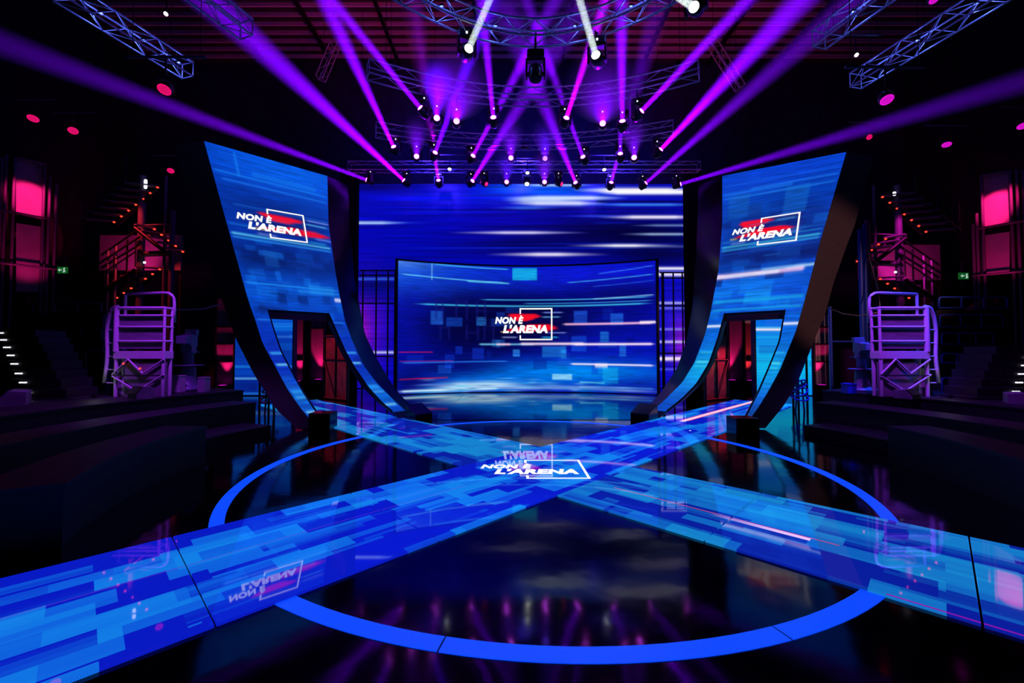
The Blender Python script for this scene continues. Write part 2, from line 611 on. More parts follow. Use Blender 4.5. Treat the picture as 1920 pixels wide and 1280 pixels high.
# ------------------------------------------------------------------ LED pictures
class Canvas:
    def __init__(self, X, Y, base):
        self.X, self.Y = X, Y
        self.c = np.zeros(X.shape + (3,)) + np.array(base, float)

    def mix(self, mask, rgb):
        mask = np.clip(mask, 0, 1)[..., None]
        self.c = self.c * (1 - mask) + np.array(rgb, float) * mask

    def blob(self, cx, cy, rx, ry, rgb, a=1.0, p=2):
        d = (np.abs(self.X - cx) / rx) ** p + (np.abs(self.Y - cy) / ry) ** p
        self.mix(a * np.exp(-d), rgb)

    def rect(self, x0, x1, y0, y1, rgb, a=1.0, s=1.2):
        sm = lambda t: 1 / (1 + np.exp(-np.clip(t / s * 3, -40, 40)))
        self.mix(a * sm(self.X - x0) * sm(x1 - self.X) * sm(self.Y - y0) * sm(y1 - self.Y), rgb)

    def streak(self, x0, x1, y, th, rgb, a=1.0, fade=0.25, slope=0.0):
        L = x1 - x0
        yy = self.Y - slope * (self.X - x0)
        e = np.clip((self.X - x0) / (L * fade + 1e-6), 0, 1) * np.clip((x1 - self.X) / (L * fade + 1e-6), 0, 1)
        self.mix(a * e * np.exp(-((yy - y) / (th * (0.35 + 0.65 * e))) ** 2), rgb)

    def lines(self, n, x0, x1, y0, y1, rgbs, a, lmin, lmax, th=1.0, slope=0.0):
        for _ in range(n):
            xa = rng.uniform(x0, x1); L = rng.uniform(lmin, lmax)
            self.streak(xa, xa + L, rng.uniform(y0, y1), th * rng.uniform(0.6, 1.6), rgbs[rng.integers(len(rgbs))], a * rng.uniform(0.4, 1), 0.08, slope)

    def blocks(self, n, x0, x1, y0, y1, rgbs, a, wr, hr):
        for _ in range(n):
            xa, ya = rng.uniform(x0, x1), rng.uniform(y0, y1)
            w_, h_ = rng.uniform(*wr), rng.uniform(*hr)
            q = rgbs[rng.integers(len(rgbs))]; al = a * rng.uniform(0.3, 1)
            self.rect(xa, xa + w_, ya, ya + h_, q, al, 0.8)

    def grain(self, amp, sy=1, sx=8):
        h, w = self.X.shape
        g = rng.normal(0, 1, (h // sy + 2, w // sx + 2))
        iy = np.linspace(0, g.shape[0] - 2.001, h); ix = np.linspace(0, g.shape[1] - 2.001, w)
        a = g[iy.astype(int)][:, ix.astype(int)]; b2 = g[iy.astype(int)][:, ix.astype(int) + 1]
        f = (ix % 1)[None]
        self.c *= (1 + amp * (a * (1 - f) + b2 * f))[..., None]

    def linear(self):
        c = np.clip(self.c, 0, 255) / 255
        return np.where(c <= 0.04045, c / 12.92, ((c + 0.055) / 1.055) ** 2.4)


def led_grid(name, P, colors, mat, parent):
    """P: (h,w,3) points, colors (h,w,3) linear"""
    h, w = P.shape[:2]
    idx = np.arange(h * w).reshape(h, w)
    f = np.stack([idx[:-1, :-1], idx[:-1, 1:], idx[1:, 1:], idx[1:, :-1]], -1).reshape(-1, 4)
    me = bpy.data.meshes.new(name)
    me.from_pydata(P.reshape(-1, 3).tolist(), [], f.tolist())
    me.update()
    at_ = me.color_attributes.new('picture', 'FLOAT_COLOR', 'POINT')
    cc = np.ones((h * w, 4), np.float32); cc[:, :3] = colors.reshape(-1, 3)
    at_.data.foreach_set('color', cc.ravel())
    me.materials.append(mat)
    me.shade_smooth()
    return put(bpy.data.objects.new(name, me), parent)


MAT['led'] = led_mat('led_wall_picture', 1.0)


def red_smear(cv, x0, y0, sx, sy):
    """red brush strokes of the logo; (x0,y0) frame lower-left, sx, sy frame width and height (y down)"""
    X = lambda a: x0 + a * sx
    Y = lambda c: y0 - c * sy
    cv.blob(X(0.35), Y(0.5), 0.75 * sx, 0.42 * sy, (8, 6, 70), 0.55)
    for k in range(9):
        c = 0.62 + 0.022 * k
        cv.streak(X(-0.45 + 0.03 * (8 - k) + rng.uniform(-0.06, 0.1)), X(0.72 - 0.06 * abs(k - 6) + rng.uniform(-0.16, 0.08)), Y(c), 0.019 * sy + 0.7, (250, 14, 40), rng.uniform(0.85, 1), 0.14)
    for k in range(8):
        c = 0.30 + 0.024 * k
        cv.streak(X(-0.55 + 0.10 * k + rng.uniform(-0.05, 0.1)), X(1.42 - 0.08 * abs(k - 3) + rng.uniform(-0.22, 0.04)), Y(c), 0.019 * sy + 0.7, (246, 10, 34), rng.uniform(0.85, 1), 0.14)
    for (a, b2, c, q) in ((0.65, 1.4, 0.86, (120, 150, 235)), (0.62, 1.32, 0.72, (90, 170, 220)), (-0.6, 0.0, 0.09, (150, 160, 215)),
                          (0.62, 1.25, 0.09, (40, 190, 240)), (-0.6, -0.3, 0.255, (240, 200, 90)), (0.8, 1.5, 0.23, (120, 140, 240))):
        cv.streak(X(a), X(b2), Y(c), 0.012 * sy + 0.5, q, 0.9, 0.2)


# ---- main curved screen
MX0, MX1, MY0, MY1 = 747.0, 1233.0, 493.0, 738.0
gx, gy = 324, 176
U, V = np.meshgrid(np.linspace(0, 1, gx), np.linspace(0, 1, gy))
cv = Canvas(MX0 + U * (MX1 - MX0), MY0 + V * (MY1 - MY0), (4, 10, 168))
cv.blob(760, 505, 120, 60, (30, 120, 235), 0.95)
cv.blob(752, 492, 60, 22, (120, 150, 220), 0.6)
cv.blob(900, 520, 170, 30, (10, 60, 225), 0.8)
cv.blob(1120, 515, 150, 26, (14, 26, 226), 0.8)
cv.blob(880, 612, 110, 62, (3, 4, 74), 0.95)
cv.blob(1000, 600, 120, 42, (3, 4, 66), 0.85)
cv.blob(1170, 552, 90, 26, (6, 8, 90), 0.7)
cv.blob(770, 600, 50, 60, (8, 18, 190), 0.8)
cv.blob(1140, 640, 90, 40, (8, 22, 190), 0.7)
cv.blob(1080, 700, 190, 26, (0, 136, 238), 1.0)
cv.blob(930, 706, 120, 20, (0, 120, 232), 0.95)
cv.blob(770, 718, 40, 26, (4, 6, 100), 0.85)
cv.blob(1200, 722, 60, 14, (10, 30, 150), 0.6)
cv.blob(895, 612, 130, 58, (2, 3, 60), 0.9)
cv.blob(1010, 596, 110, 40, (2, 2, 52), 0.9)
cv.blob(850, 690, 90, 18, (3, 6, 96), 0.8)
cv.blob(1190, 596, 60, 40, (4, 8, 120), 0.6)
cv.blocks(26, 760, 1230, 560, 690, [(20, 90, 220), (12, 60, 210), (40, 140, 225), (6, 10, 120)], 0.55, (8, 34), (8, 26))
for (a, b2, c, d, q, al) in ((963, 1013, 496, 520, (20, 165, 225), 0.95), (804, 827, 583, 609, (30, 100, 215), 0.7), (1086, 1112, 581, 605, (30, 90, 220), 0.7),
                             (1155, 1178, 588, 610, (30, 110, 225), 0.7), (1136, 1152, 622, 642, (30, 140, 220), 0.6), (1023, 1070, 650, 671, (30, 140, 225), 0.6),
                             (1081, 1110, 630, 660, (20, 80, 220), 0.6), (964, 978, 656, 670, (40, 130, 225), 0.8), (883, 906, 653, 675, (14, 50, 190), 0.6),
                             (1043, 1082, 704, 715, (170, 225, 250), 0.75), (1140, 1168, 690, 720, (20, 180, 235), 0.5)):
    cv.rect(a, b2, c, d, q, al)
cv.grain(0.06, 2, 10)
for _ in range(26):   # scan rows inside the pale blocks
    y = rng.uniform(580, 680); cv.streak(rng.uniform(760, 1160), rng.uniform(1165, 1233), y, 0.7, (8, 20, 140), 0.3, 0.1)
for (x0, x1, y, th, q, al, sl) in (
        (747, 955, 517, 1.0, (110, 220, 245), 0.9, 0.04), (870, 960, 524, 1.2, (100, 225, 245), 0.8, 0.03), (805, 960, 494, 1.2, (70, 190, 245), 0.9, 0.03),
        (1068, 1233, 526, 1.0, (70, 180, 250), 0.8, -0.05), (1130, 1233, 511, 1.0, (60, 130, 250), 0.8, -0.09), (1120, 1233, 535, 0.9, (40, 100, 250), 0.7, -0.05),
        (893, 1233, 559, 1.1, (70, 190, 240), 0.9, 0.0), (770, 1233, 571, 1.6, (60, 190, 235), 0.95, 0.0), (980, 1233, 566, 0.9, (60, 170, 230), 0.8, 0.0),
        (1120, 1233, 559, 1.0, (150, 220, 250), 0.8, -0.03), (747, 960, 681, 1.2, (40, 120, 240), 0.9, -0.01), (747, 810, 661, 0.8, (210, 20, 90), 0.8, 0.0),
        (747, 840, 711, 0.9, (220, 20, 70), 0.9, -0.02), (747, 850, 678, 0.7, (200, 40, 120), 0.6, 0.0),
        (1060, 1233, 607, 2.1, (255, 190, 225), 1.0, 0.0), (1205, 1233, 606, 2.6, (255, 235, 250), 1.0, 0.0),
        (893, 1010, 646, 1.9, (110, 200, 235), 0.9, 0.0), (930, 960, 646, 2.0, (255, 190, 215), 0.9, 0.0), (975, 1110, 645, 2.6, (255, 225, 245), 1.0, 0.0),
        (1080, 1233, 646, 2.4, (255, 225, 250), 1.0, 0.0), (1075, 1233, 684, 1.8, (245, 225, 250), 1.0, 0.01), (1125, 1150, 687, 4.0, (255, 235, 250), 0.8, 0.0),
        (1095, 1145, 719, 1.2, (110, 230, 245), 0.9, 0.02), (747, 940, 733, 2.2, (190, 230, 250), 0.9, -0.005), (1090, 1233, 728, 2.0, (90, 180, 240), 0.5, 0.0)):
    cv.streak(x0, x1, y, th, q, al, 0.06, sl)
cv.rect(805, 806.4, 490, 525, (140, 225, 245), 0.8)
for (x, y, rx, ry, al) in ((860, 727, 50, 8, 0.95), (925, 725, 60, 7, 0.9), (830, 733, 70, 3, 0.9), (990, 731, 60, 4, 0.45), (1080, 730, 70, 4, 0.5), (1180, 733, 50, 2.5, 0.5)):
    cv.blob(x, y, rx, ry, (200, 235, 250), al)
for _ in range(60):
    cv.blob(rng.uniform(790, 1190), rng.uniform(712, 738), rng.uniform(6, 24), rng.uniform(0.8, 2.2), [(0, 60, 150), (160, 225, 250), (0, 150, 230)][rng.integers(3)], 0.4)
# ghost lettering NON / ARENA behind the logo
for k, (x, y, w_, h_) in enumerate(((812, 562, 16, 36), (850, 562, 24, 36), (890, 562, 20, 36), (820, 612, 20, 26), (870, 608, 26, 30), (905, 608, 22, 30))):
    cv.rect(x, x + 4, y, y + h_, (20, 24, 120), 0.5); cv.rect(x + w_ - 4, x + w_, y, y + h_, (20, 24, 120), 0.5); cv.rect(x, x + w_, y + (0 if k % 2 else h_ * 0.45), y + (4 if k % 2 else h_ * 0.45 + 4), (20, 24, 120), 0.4)
red_smear(cv, 977, 638, 66, 63)

HWM, HTM = 4.83, 5.02
RM = (HWM ** 2 + 1.22 ** 2) / (2 * 1.22)


def main_pt(u, v, off=0.0):
    x = 0.09 + (u - 0.5) * 2 * HWM
    y = 17.27 - (RM - math.sqrt(RM ** 2 - (x - 0.09) ** 2)) - off
    return (x, y, 0.03 + (1 - v) * HTM)


ms = thing('curved_screen', 'concave blue LED screen with the NON È L\'ARENA logo at its centre', 'LED screen', (0.09, 17.3, 0))
P = np.array([[main_pt(u, v) for u in np.linspace(0, 1, gx)] for v in np.linspace(0, 1, gy)])
led_grid('screen_face', P, cv.linear(), MAT['led'], ms)
# cabinet behind and thin dark frame
vs, fs = [], []
n = 40
for i in range(n + 1):
    u = -0.008 + 1.016 * i / n
    for (v, off) in ((-0.012, 0.04), (-0.012, -0.45), (1.006, -0.45), (1.006, 0.04)):
        vs.append(main_pt(u, v, off))
for i in range(n):
    for j in (0, 1, 2):
        fs.append((i * 4 + j, i * 4 + j + 1, i * 4 + 5 + j, i * 4 + 4 + j))
fs += [(0, 1, 2, 3), (n * 4 + 3, n * 4 + 2, n * 4 + 1, n * 4)]
obj('cabinet', vs, fs, MAT['black'], ms)
for u in (-0.006, 1.006):
    p = Vector(main_pt(u, 0.5, 0.01)); box('frame_edge', p, (0.07, 0.08, HTM + 0.08), MAT['black'], ms, bev=0.05)
LU0, LU1 = (977.5 - MX0) / (MX1 - MX0), (1043.5 - MX0) / (MX1 - MX0)
LV0, LV1 = (638 - MY0) / (MY1 - MY0), (575 - MY0) / (MY1 - MY0)
place_logo(ms, lambda a, c: Vector(main_pt(LU0 + a * (LU1 - LU0), LV0 + c / 0.98 * (LV1 - LV0), 0.03)))

# ---- wide back screen
BX0, BX1, BY0, BY1, BYD = 674.0, 1285.0, 345.0, 735.0, 18.9
gx, gy = 306, 200
U, V = np.meshgrid(np.linspace(0, 1, gx), np.linspace(0, 1, gy))
cv = Canvas(BX0 + U * (BX1 - BX0), BY0 + V * (BY1 - BY0), (2, 6, 172))
cv.blob(820, 372, 150, 26, (4, 14, 226), 0.9)
cv.blob(700, 352, 90, 9, (2, 4, 100), 0.8)
cv.blob(960, 420, 140, 40, (4, 4, 190), 0.7)
cv.blob(1180, 440, 170, 34, (1, 1, 50), 0.95)
cv.blob(1000, 462, 130, 18, (1, 1, 70), 0.85)
cv.blob(1240, 480, 90, 26, (1, 2, 60), 0.9)
cv.blob(980, 352, 60, 12, (0, 90, 240), 0.9)
cv.blob(1040, 360, 100, 20, (0, 80, 235), 0.9)
cv.blob(690, 620, 40, 90, (90, 10, 190), 0.9)
cv.blob(678, 640, 16, 50, (190, 20, 150), 0.6)
cv.blob(710, 540, 60, 30, (3, 8, 110), 0.9)
cv.blob(1260, 620, 40, 90, (30, 20, 190), 0.8)
cv.blob(1280, 650, 22, 50, (150, 20, 190), 0.7)
cv.grain(0.10, 1, 40)
for k in range(40):
    cv.streak(rng.uniform(640, 1100), rng.uniform(1000, 1400), rng.uniform(346, 510), rng.uniform(0.8, 2.0), [(2, 2, 90), (10, 40, 235), (1, 2, 60)][rng.integers(3)], 0.4, 0.3)
for (x0, x1, y, th, q, al, fd) in (
        (1070, 1330, 357, 5.0, (250, 245, 250), 1.0, 0.28), (1120, 1330, 361, 4.5, (255, 255, 255), 1.0, 0.2), (965, 1120, 347, 2.6, (190, 215, 250), 0.9, 0.3),
        (940, 1185, 372, 4.5, (215, 230, 255), 1.0, 0.3), (950, 1150, 382, 5.0, (225, 230, 255), 0.95, 0.3), (940, 1090, 376, 5, (200, 220, 255), 0.8, 0.3),
        (1100, 1330, 385, 2.6, (60, 140, 240), 0.9, 0.3), (1080, 1340, 379, 1.8, (2, 4, 60), 0.9, 0.2), (920, 1060, 391, 3.0, (70, 130, 245), 0.7, 0.4),
        (1120, 1340, 409, 3.6, (245, 235, 255), 1.0, 0.32), (1050, 1200, 407, 2.4, (60, 90, 240), 0.6, 0.4), (1180, 1340, 425, 2.2, (120, 150, 200), 0.8, 0.35),
        (620, 770, 420, 2.8, (225, 250, 255), 1.0, 0.35), (600, 830, 420, 1.6, (60, 120, 250), 0.5, 0.4), (840, 1110, 439, 3.0, (215, 205, 250), 1.0, 0.4),
        (1160, 1340, 442, 2.4, (160, 190, 220), 0.9, 0.35), (1060, 1290, 464, 3.2, (240, 240, 255), 1.0, 0.42), (1180, 1340, 466, 2.0, (90, 110, 190), 0.6, 0.3),
        (910, 1150, 481, 3.8, (235, 225, 250), 1.0, 0.42), (1180, 1330, 508, 3.2, (240, 240, 255), 1.0, 0.1), (1180, 1330, 519, 4.5, (235, 225, 255), 1.0, 0.08),
        (620, 780, 528, 2.6, (60, 110, 235), 0.8, 0.2), (600, 800, 668, 2.6, (200, 210, 250), 0.9, 0.2), (1180, 1340, 574, 2.4, (190, 190, 250), 0.9, 0.1),
        (1180, 1340, 584, 2.2, (120, 130, 240), 0.8, 0.1), (1180, 1340, 624, 2.0, (150, 150, 245), 0.8, 0.1), (1180, 1340, 648, 2.6, (210, 200, 250), 0.9, 0.1),
        (1180, 1340, 680, 4.2, (255, 235, 255), 1.0, 0.1), (1180, 1340, 700, 2.0, (90, 100, 240), 0.8, 0.1)):
    cv.streak(x0, x1, y, th, q, al, fd)
p00, p11 = at(BX0, BY0, BYD), at(BX1, BY1, BYD)
ws = thing('wide_screen', 'wide dark blue LED wall with white light streaks behind the curved screen', 'LED screen', ((p00.x + p11.x) / 2, BYD, 0))
zt = p00.z
zb = 0.03
P = np.array([[(p00.x + (p11.x - p00.x) * u, BYD, zt + (zb - zt) * v) for u in np.linspace(0, 1, gx)] for v in np.linspace(0, 1, gy)])
# the picture rows run down to the floor
led_grid('screen_face', P, cv.linear(), MAT['led'], ws)
box('cabinet', ((p00.x + p11.x) / 2, BYD + 0.22, (zt + zb) / 2), (p11.x - p00.x + 0.1, 0.4, zt - zb + 0.08), MAT['black'], ws, bev=0.005)
for x in (p00.x - 0.42, p11.x + 0.42):
    d = thing('masking_drape', 'dark blue masking drape hanging beside the wide screen, %s edge' % ('left' if x < 0 else 'right'), 'drape', (x, BYD + 0.1, 0), 'masking drapes')
    vs, fs = [], []
    for i in range(25):
        xx = x - 0.4 + 0.8 * i / 24
        yy = BYD - 0.05 + 0.06 * math.sin(i * 1.9)
        vs += [(xx, yy, 0.0), (xx, yy, zt + 0.6)]
    for i in range(24):
        fs.append((2 * i, 2 * i + 2, 2 * i + 3, 2 * i + 1))
    obj('cloth', vs, fs, MAT['drape'], d, True)
    bar('drape_rail', (x - 0.45, BYD - 0.05, zt + 0.62), (x + 0.45, BYD - 0.05, zt + 0.62), 0.03, MAT['grey_tube'], d)

# ---- scaffold frames beside the curved screen
for (lab, posts, rails, px0, px1) in (('left', (681, 706, 728, 741), (507, 516, 569, 668), 674, 744), ('right', (1241, 1243.5, 1262, 1279), (511, 521, 573, 662), 1237, 1285)):
    t = thing('scaffold_frame', 'thin purple tube scaffold frame at the %s edge of the curved screen' % lab, 'scaffold', at((px0 + px1) / 2, 734, 17.9).xy.to_3d(), 'scaffold frames')
    for px in posts:
        a = at(px, 500, 17.9)
        bar('post', (a.x, 17.9, 0), (a.x, 17.9, at(px, rails[0], 17.9).z), 0.035, MAT['grey_tube'], t)
    for py in rails:
        a, c = at(px0, py, 17.9), at(px1, py, 17.9)
        bar('rail', (a.x, 17.9, a.z), (c.x, 17.9, a.z), 0.03, MAT['grey_tube'], t)

# ------------------------------------------------------------------ curved LED towers
TZ = np.array([0.0, 0.28, 0.8, 1.38, 2.0, 2.95, 4.3, 6.03, 8.3])
TT = np.array([-0.2, 0.52, 1.82, 2.74, 3.5, 4.25, 5.05, 5.9, 6.5])


def pchip(xs, ys, x):
    h = np.diff(xs); d = np.diff(ys) / h
    mm = np.zeros(len(xs)); mm[0], mm[-1] = d[0], d[-1]
    for i in range(1, len(xs) - 1):
        if d[i - 1] * d[i] > 0:
            w1, w2 = 2 * h[i] + h[i - 1], h[i] + 2 * h[i - 1]
            mm[i] = (w1 + w2) / (w1 / d[i - 1] + w2 / d[i])
    i = int(np.clip(np.searchsorted(xs, x) - 1, 0, len(xs) - 2))
    t = (x - xs[i]) / h[i]
    return float(ys[i] * (1 + 2 * t) * (1 - t) ** 2 + mm[i] * h[i] * t * (1 - t) ** 2 + ys[i + 1] * t * t * (3 - 2 * t) + mm[i + 1] * h[i] * t * t * (t - 1))


def tower_edge(side, poly, zs, dt):
    """distance along the tower width at each height so that the edge follows a drawn curve"""
    n_ = Vector((side * S2, S2, 0)); w_ = Vector((-side * S2, S2, 0))
    B = Vector((side * 3.05, 11.02, 0))
    pys = [p[1] for p in poly]; pxs = [p[0] for p in poly]
    out = []
    for z in zs:
        t = pchip(TZ, TT, min(max(z, 0), 8.3)) + dt(z)
        lo, hi = -9.0, 5.0

        def g(w):
            q = B + n_ * t + w_ * w
            X, Y = proj(Vector((q.x, q.y, z)))
            # linear continuation past the ends
            if Y < pys[0]:
                xx = pxs[0] + (pxs[1] - pxs[0]) / (pys[1] - pys[0]) * (Y - pys[0])
            elif Y > pys[-1]:
                xx = pxs[-1] + (pxs[-1] - pxs[-2]) / (pys[-1] - pys[-2]) * (Y - pys[-1])
            else:
                xx = np.interp(Y, pys, pxs)
            return (X - xx) * (-side)
        # w grows towards the axis; find the sign change closest to zero
        ws_ = np.linspace(-7.0, 4.0, 221)
        gs = [g(w) for w in ws_]
        best = None
        for i in range(len(ws_) - 1):
            if gs[i] <= 0 < gs[i + 1]:
                r_ = ws_[i] - gs[i] * (ws_[i + 1] - ws_[i]) / (gs[i + 1] - gs[i])
                if best is None or abs(r_ + 1) < abs(best + 1): best = r_
        out.append(best if best is not None else (out[-1] if out else 0.0))
    out = np.array(out)
    k = np.array([1, 2, 3, 2, 1]) / 9
    sm = np.convolve(np.pad(out, 2, mode='edge'), k, 'valid')
    sm[:2] = out[:2]; sm[-2:] = out[-2:]
    return sm


def tower_pt(side, z, w, dt=0.0):
    n_ = Vector((side * S2, S2, 0)); w_ = Vector((-side * S2, S2, 0))
    q = Vector((side * 3.05, 11.02, 0)) + n_ * (pchip(TZ, TT, min(max(z, 0), 8.3)) + dt) + w_ * w
    return Vector((q.x, q.y, z))


TOWER = {
    -1: dict(outer=[(382, 265), (425, 420), (464, 560), (478, 600), (492, 644), (513, 682), (538, 729), (565, 768), (580, 785)],
             inner=[(613, 327), (615, 420), (628, 510), (637, 560), (646, 602), (660, 640), (680, 684), (703, 715), (740, 753), (757, 768)],
             ol=[(503, 585), (513, 619), (527.5, 661), (546.5, 697), (568, 735), (595, 776)],
             orr=[(616, 589), (631, 623), (648, 661), (662.5, 686.5), (680, 712), (690, 727), (717, 757), (735, 772)],
             back=[(322, 255), (370, 420), (413, 553), (443, 637), (477, 703), (520, 770), (560, 806)],
             bez=[(652, 330), (655, 420), (664, 520), (674, 575), (684, 627), (703, 667), (730, 713), (752, 743), (778, 766)]),
    1: dict(outer=[(1582, 286), (1547, 420), (1525, 503), (1510, 560), (1493, 620), (1463, 693), (1440, 735), (1423, 763), (1412, 778)],
            inner=[(1355, 333), (1355, 420), (1348, 507), (1333, 587), (1323, 627), (1303, 680), (1280, 717), (1240, 757), (1225, 768)],
            ol=[(1471, 590), (1462, 640), (1443, 687), (1423, 733), (1404, 770)],
            orr=[(1358, 593), (1347, 633), (1330, 682), (1307, 720), (1280, 748), (1252, 770)],
            back=[(1642, 262), (1602, 420), (1563, 530), (1547, 590), (1527, 637), (1497, 713), (1470, 760), (1432, 806)],
            bez=[(1310, 333), (1308, 420), (1303, 520), (1298, 580), (1287, 640), (1270, 690), (1240, 735), (1212, 765)]),
}
ZTOP = 8.16
ZO = {-1: 2.86, 1: 2.86}


def loft(name, rings, mat, parent, smooth=False, cap=True):
    n = len(rings[0]); vs = [p for r in rings for p in r]; fs = []
    for i in range(len(rings) - 1):
        for k in range(n):
            l = (k + 1) % n
            fs.append((i * n + k, i * n + l, (i + 1) * n + l, (i + 1) * n + k))
    if cap:
        fs.append(tuple(range(n))[::-1]); fs.append(tuple(range((len(rings) - 1) * n, len(rings) * n)))
    return obj(name, vs, fs, mat, parent, smooth)


def tower_picture(side):
    """picture over the whole tower in (x 0..230 left to right, y = photo row at the inner edge 327..770)"""
    gx, gy = 120, 260
    U, V = np.meshgrid(np.linspace(0, 230, gx), np.linspace(325, 775, gy))
    if side < 0:
        cv = Canvas(U, V, (3, 54, 178))
        cv.blob(150, 345, 160, 40, (6, 94, 232), 0.95)
        cv.blob(90, 420, 160, 30, (4, 44, 140), 0.85)
        cv.blob(110, 505, 190, 28, (3, 26, 96), 0.85)
        cv.blob(110, 560, 200, 34, (6, 84, 205), 0.85)
        cv.blob(110, 660, 200, 40, (5, 40, 180), 0.85)
        cv.blob(120, 740, 200, 22, (14, 120, 215), 0.8)
        cv.blocks(60, -20, 220, 470, 620, [(10, 60, 170), (14, 110, 225), (4, 26, 100), (8, 80, 200)], 0.55, (12, 60), (6, 20))
        cv.blocks(36, -20, 220, 620, 760, [(10, 60, 190), (14, 100, 215), (4, 24, 130)], 0.5, (12, 60), (4, 14))
        cv.grain(0.07, 1, 12)
        for (x0, x1, y, th, q, al) in ((0, 230, 371, 1.6, (20, 120, 230), 0.8), (70, 205, 363, 4.0, (14, 110, 230), 0.85), (10, 230, 382, 1.4, (24, 110, 225), 0.9),
                                       (20, 230, 419, 1.6, (20, 90, 200), 0.8), (0, 230, 467, 1.8, (90, 200, 240), 0.95), (0, 230, 473, 1.4, (40, 150, 235), 0.9),
                                       (0, 230, 452, 1.4, (20, 110, 210), 0.8), (0, 230, 546, 1.4, (30, 140, 235), 0.8), (120, 230, 553, 3, (40, 150, 235), 0.5),
                                       (0, 230, 606, 1.6, (30, 120, 230), 0.8), (0, 230, 661, 2.2, (60, 170, 240), 0.9), (0, 230, 680, 1.8, (110, 210, 250), 0.95),
                                       (0, 230, 724, 5.0, (40, 150, 235), 0.8), (0, 230, 733, 2.4, (70, 170, 230), 0.7), (0, 230, 756, 2.2, (120, 210, 245), 0.9)):
            cv.streak(x0, x1, y, th, q, al, 0.03)
        cv.rect(45, 49, 335, 372, (20, 130, 240), 0.6)
        cv.rect(213, 235, 560, 567, (200, 205, 240), 0.9)
        cv.rect(60, 90, 488, 515, (20, 90, 180), 0.45); cv.rect(150, 215, 540, 556, (30, 140, 235), 0.5)
        red_smear(cv, 107, 466, 94, 51)
        lines = [(20, 230)]
        cv.lines(40, -20, 200, 330, 770, [(14, 90, 215), (3, 28, 110), (30, 130, 230)], 0.4, 40, 200, 0.9)
    else:
        cv = Canvas(U, V, (3, 66, 190))
        cv.blob(110, 345, 200, 26, (6, 64, 208), 0.95)
        cv.blob(160, 440, 90, 60, (3, 36, 128), 0.9)
        cv.blob(60, 430, 90, 30, (6, 60, 160), 0.7)
        cv.blob(120, 490, 190, 14, (3, 24, 100), 0.85)
        cv.blob(60, 540, 150, 30, (10, 110, 230), 0.9)
        cv.blob(160, 570, 120, 26, (6, 80, 215), 0.8)
        cv.blob(110, 620, 200, 30, (6, 110, 225), 0.7)
        cv.blob(110, 690, 220, 44, (10, 180, 235), 0.95)
        cv.blob(200, 760, 120, 16, (10, 60, 130), 0.8)
        cv.blocks(50, -20, 220, 385, 520, [(8, 60, 170), (12, 96, 200), (3, 22, 96), (8, 50, 160)], 0.55, (14, 60), (8, 24))
        cv.blocks(26, -20, 220, 530, 600, [(10, 100, 225), (14, 140, 235), (6, 70, 200)], 0.5, (20, 80), (6, 18))
        for (a, b2, c, d, q) in ((15, 62, 372, 414, (14, 84, 178)), (60, 92, 392, 416, (10, 60, 150)), (136, 182, 372, 420, (14, 90, 186)), (66, 148, 535, 556, (14, 120, 235)), (84, 148, 552, 575, (18, 140, 235))):
            cv.rect(a, b2, c, d, q, 0.7)
        cv.grain(0.07, 1, 12)
        for (x0, x1, y, th, q, al) in ((0, 230, 352, 1.4, (14, 90, 220), 0.8), (0, 150, 368, 2.6, (20, 110, 225), 0.8), (60, 230, 364, 1.4, (30, 120, 235), 0.85), (0, 230, 376, 1.3, (30, 120, 230), 0.8),
                                       (0, 230, 466, 1.8, (60, 190, 225), 0.95), (0, 230, 472, 1.6, (50, 170, 235), 0.9), (0, 230, 457, 1.2, (30, 130, 200), 0.8), (0, 230, 480, 2.0, (10, 60, 160), 0.7),
                                       (-60, 215, 520, 4.6, (255, 190, 235), 1.0), (-60, 160, 521, 2.6, (255, 245, 255), 1.0), (110, 290, 516, 2.4, (170, 210, 250), 0.95),
                                       (0, 230, 567, 2.4, (20, 170, 235), 0.9), (0, 230, 583, 1.6, (30, 180, 235), 0.8), (-60, 290, 612, 2.6, (225, 230, 250), 1.0),
                                       (0, 230, 660, 1.6, (60, 210, 240), 0.7), (0, 230, 678, 2.4, (80, 225, 240), 0.8), (0, 230, 686, 1.6, (60, 210, 240), 0.7)):
            cv.streak(x0, x1, y, th, q, al, 0.03)
        red_smear(cv, 68, 466, 80, 52)
        cv.lines(50, -20, 200, 330, 770, [(14, 100, 215), (3, 30, 120), (30, 150, 230)], 0.4, 40, 200, 0.9)
    return cv.linear()


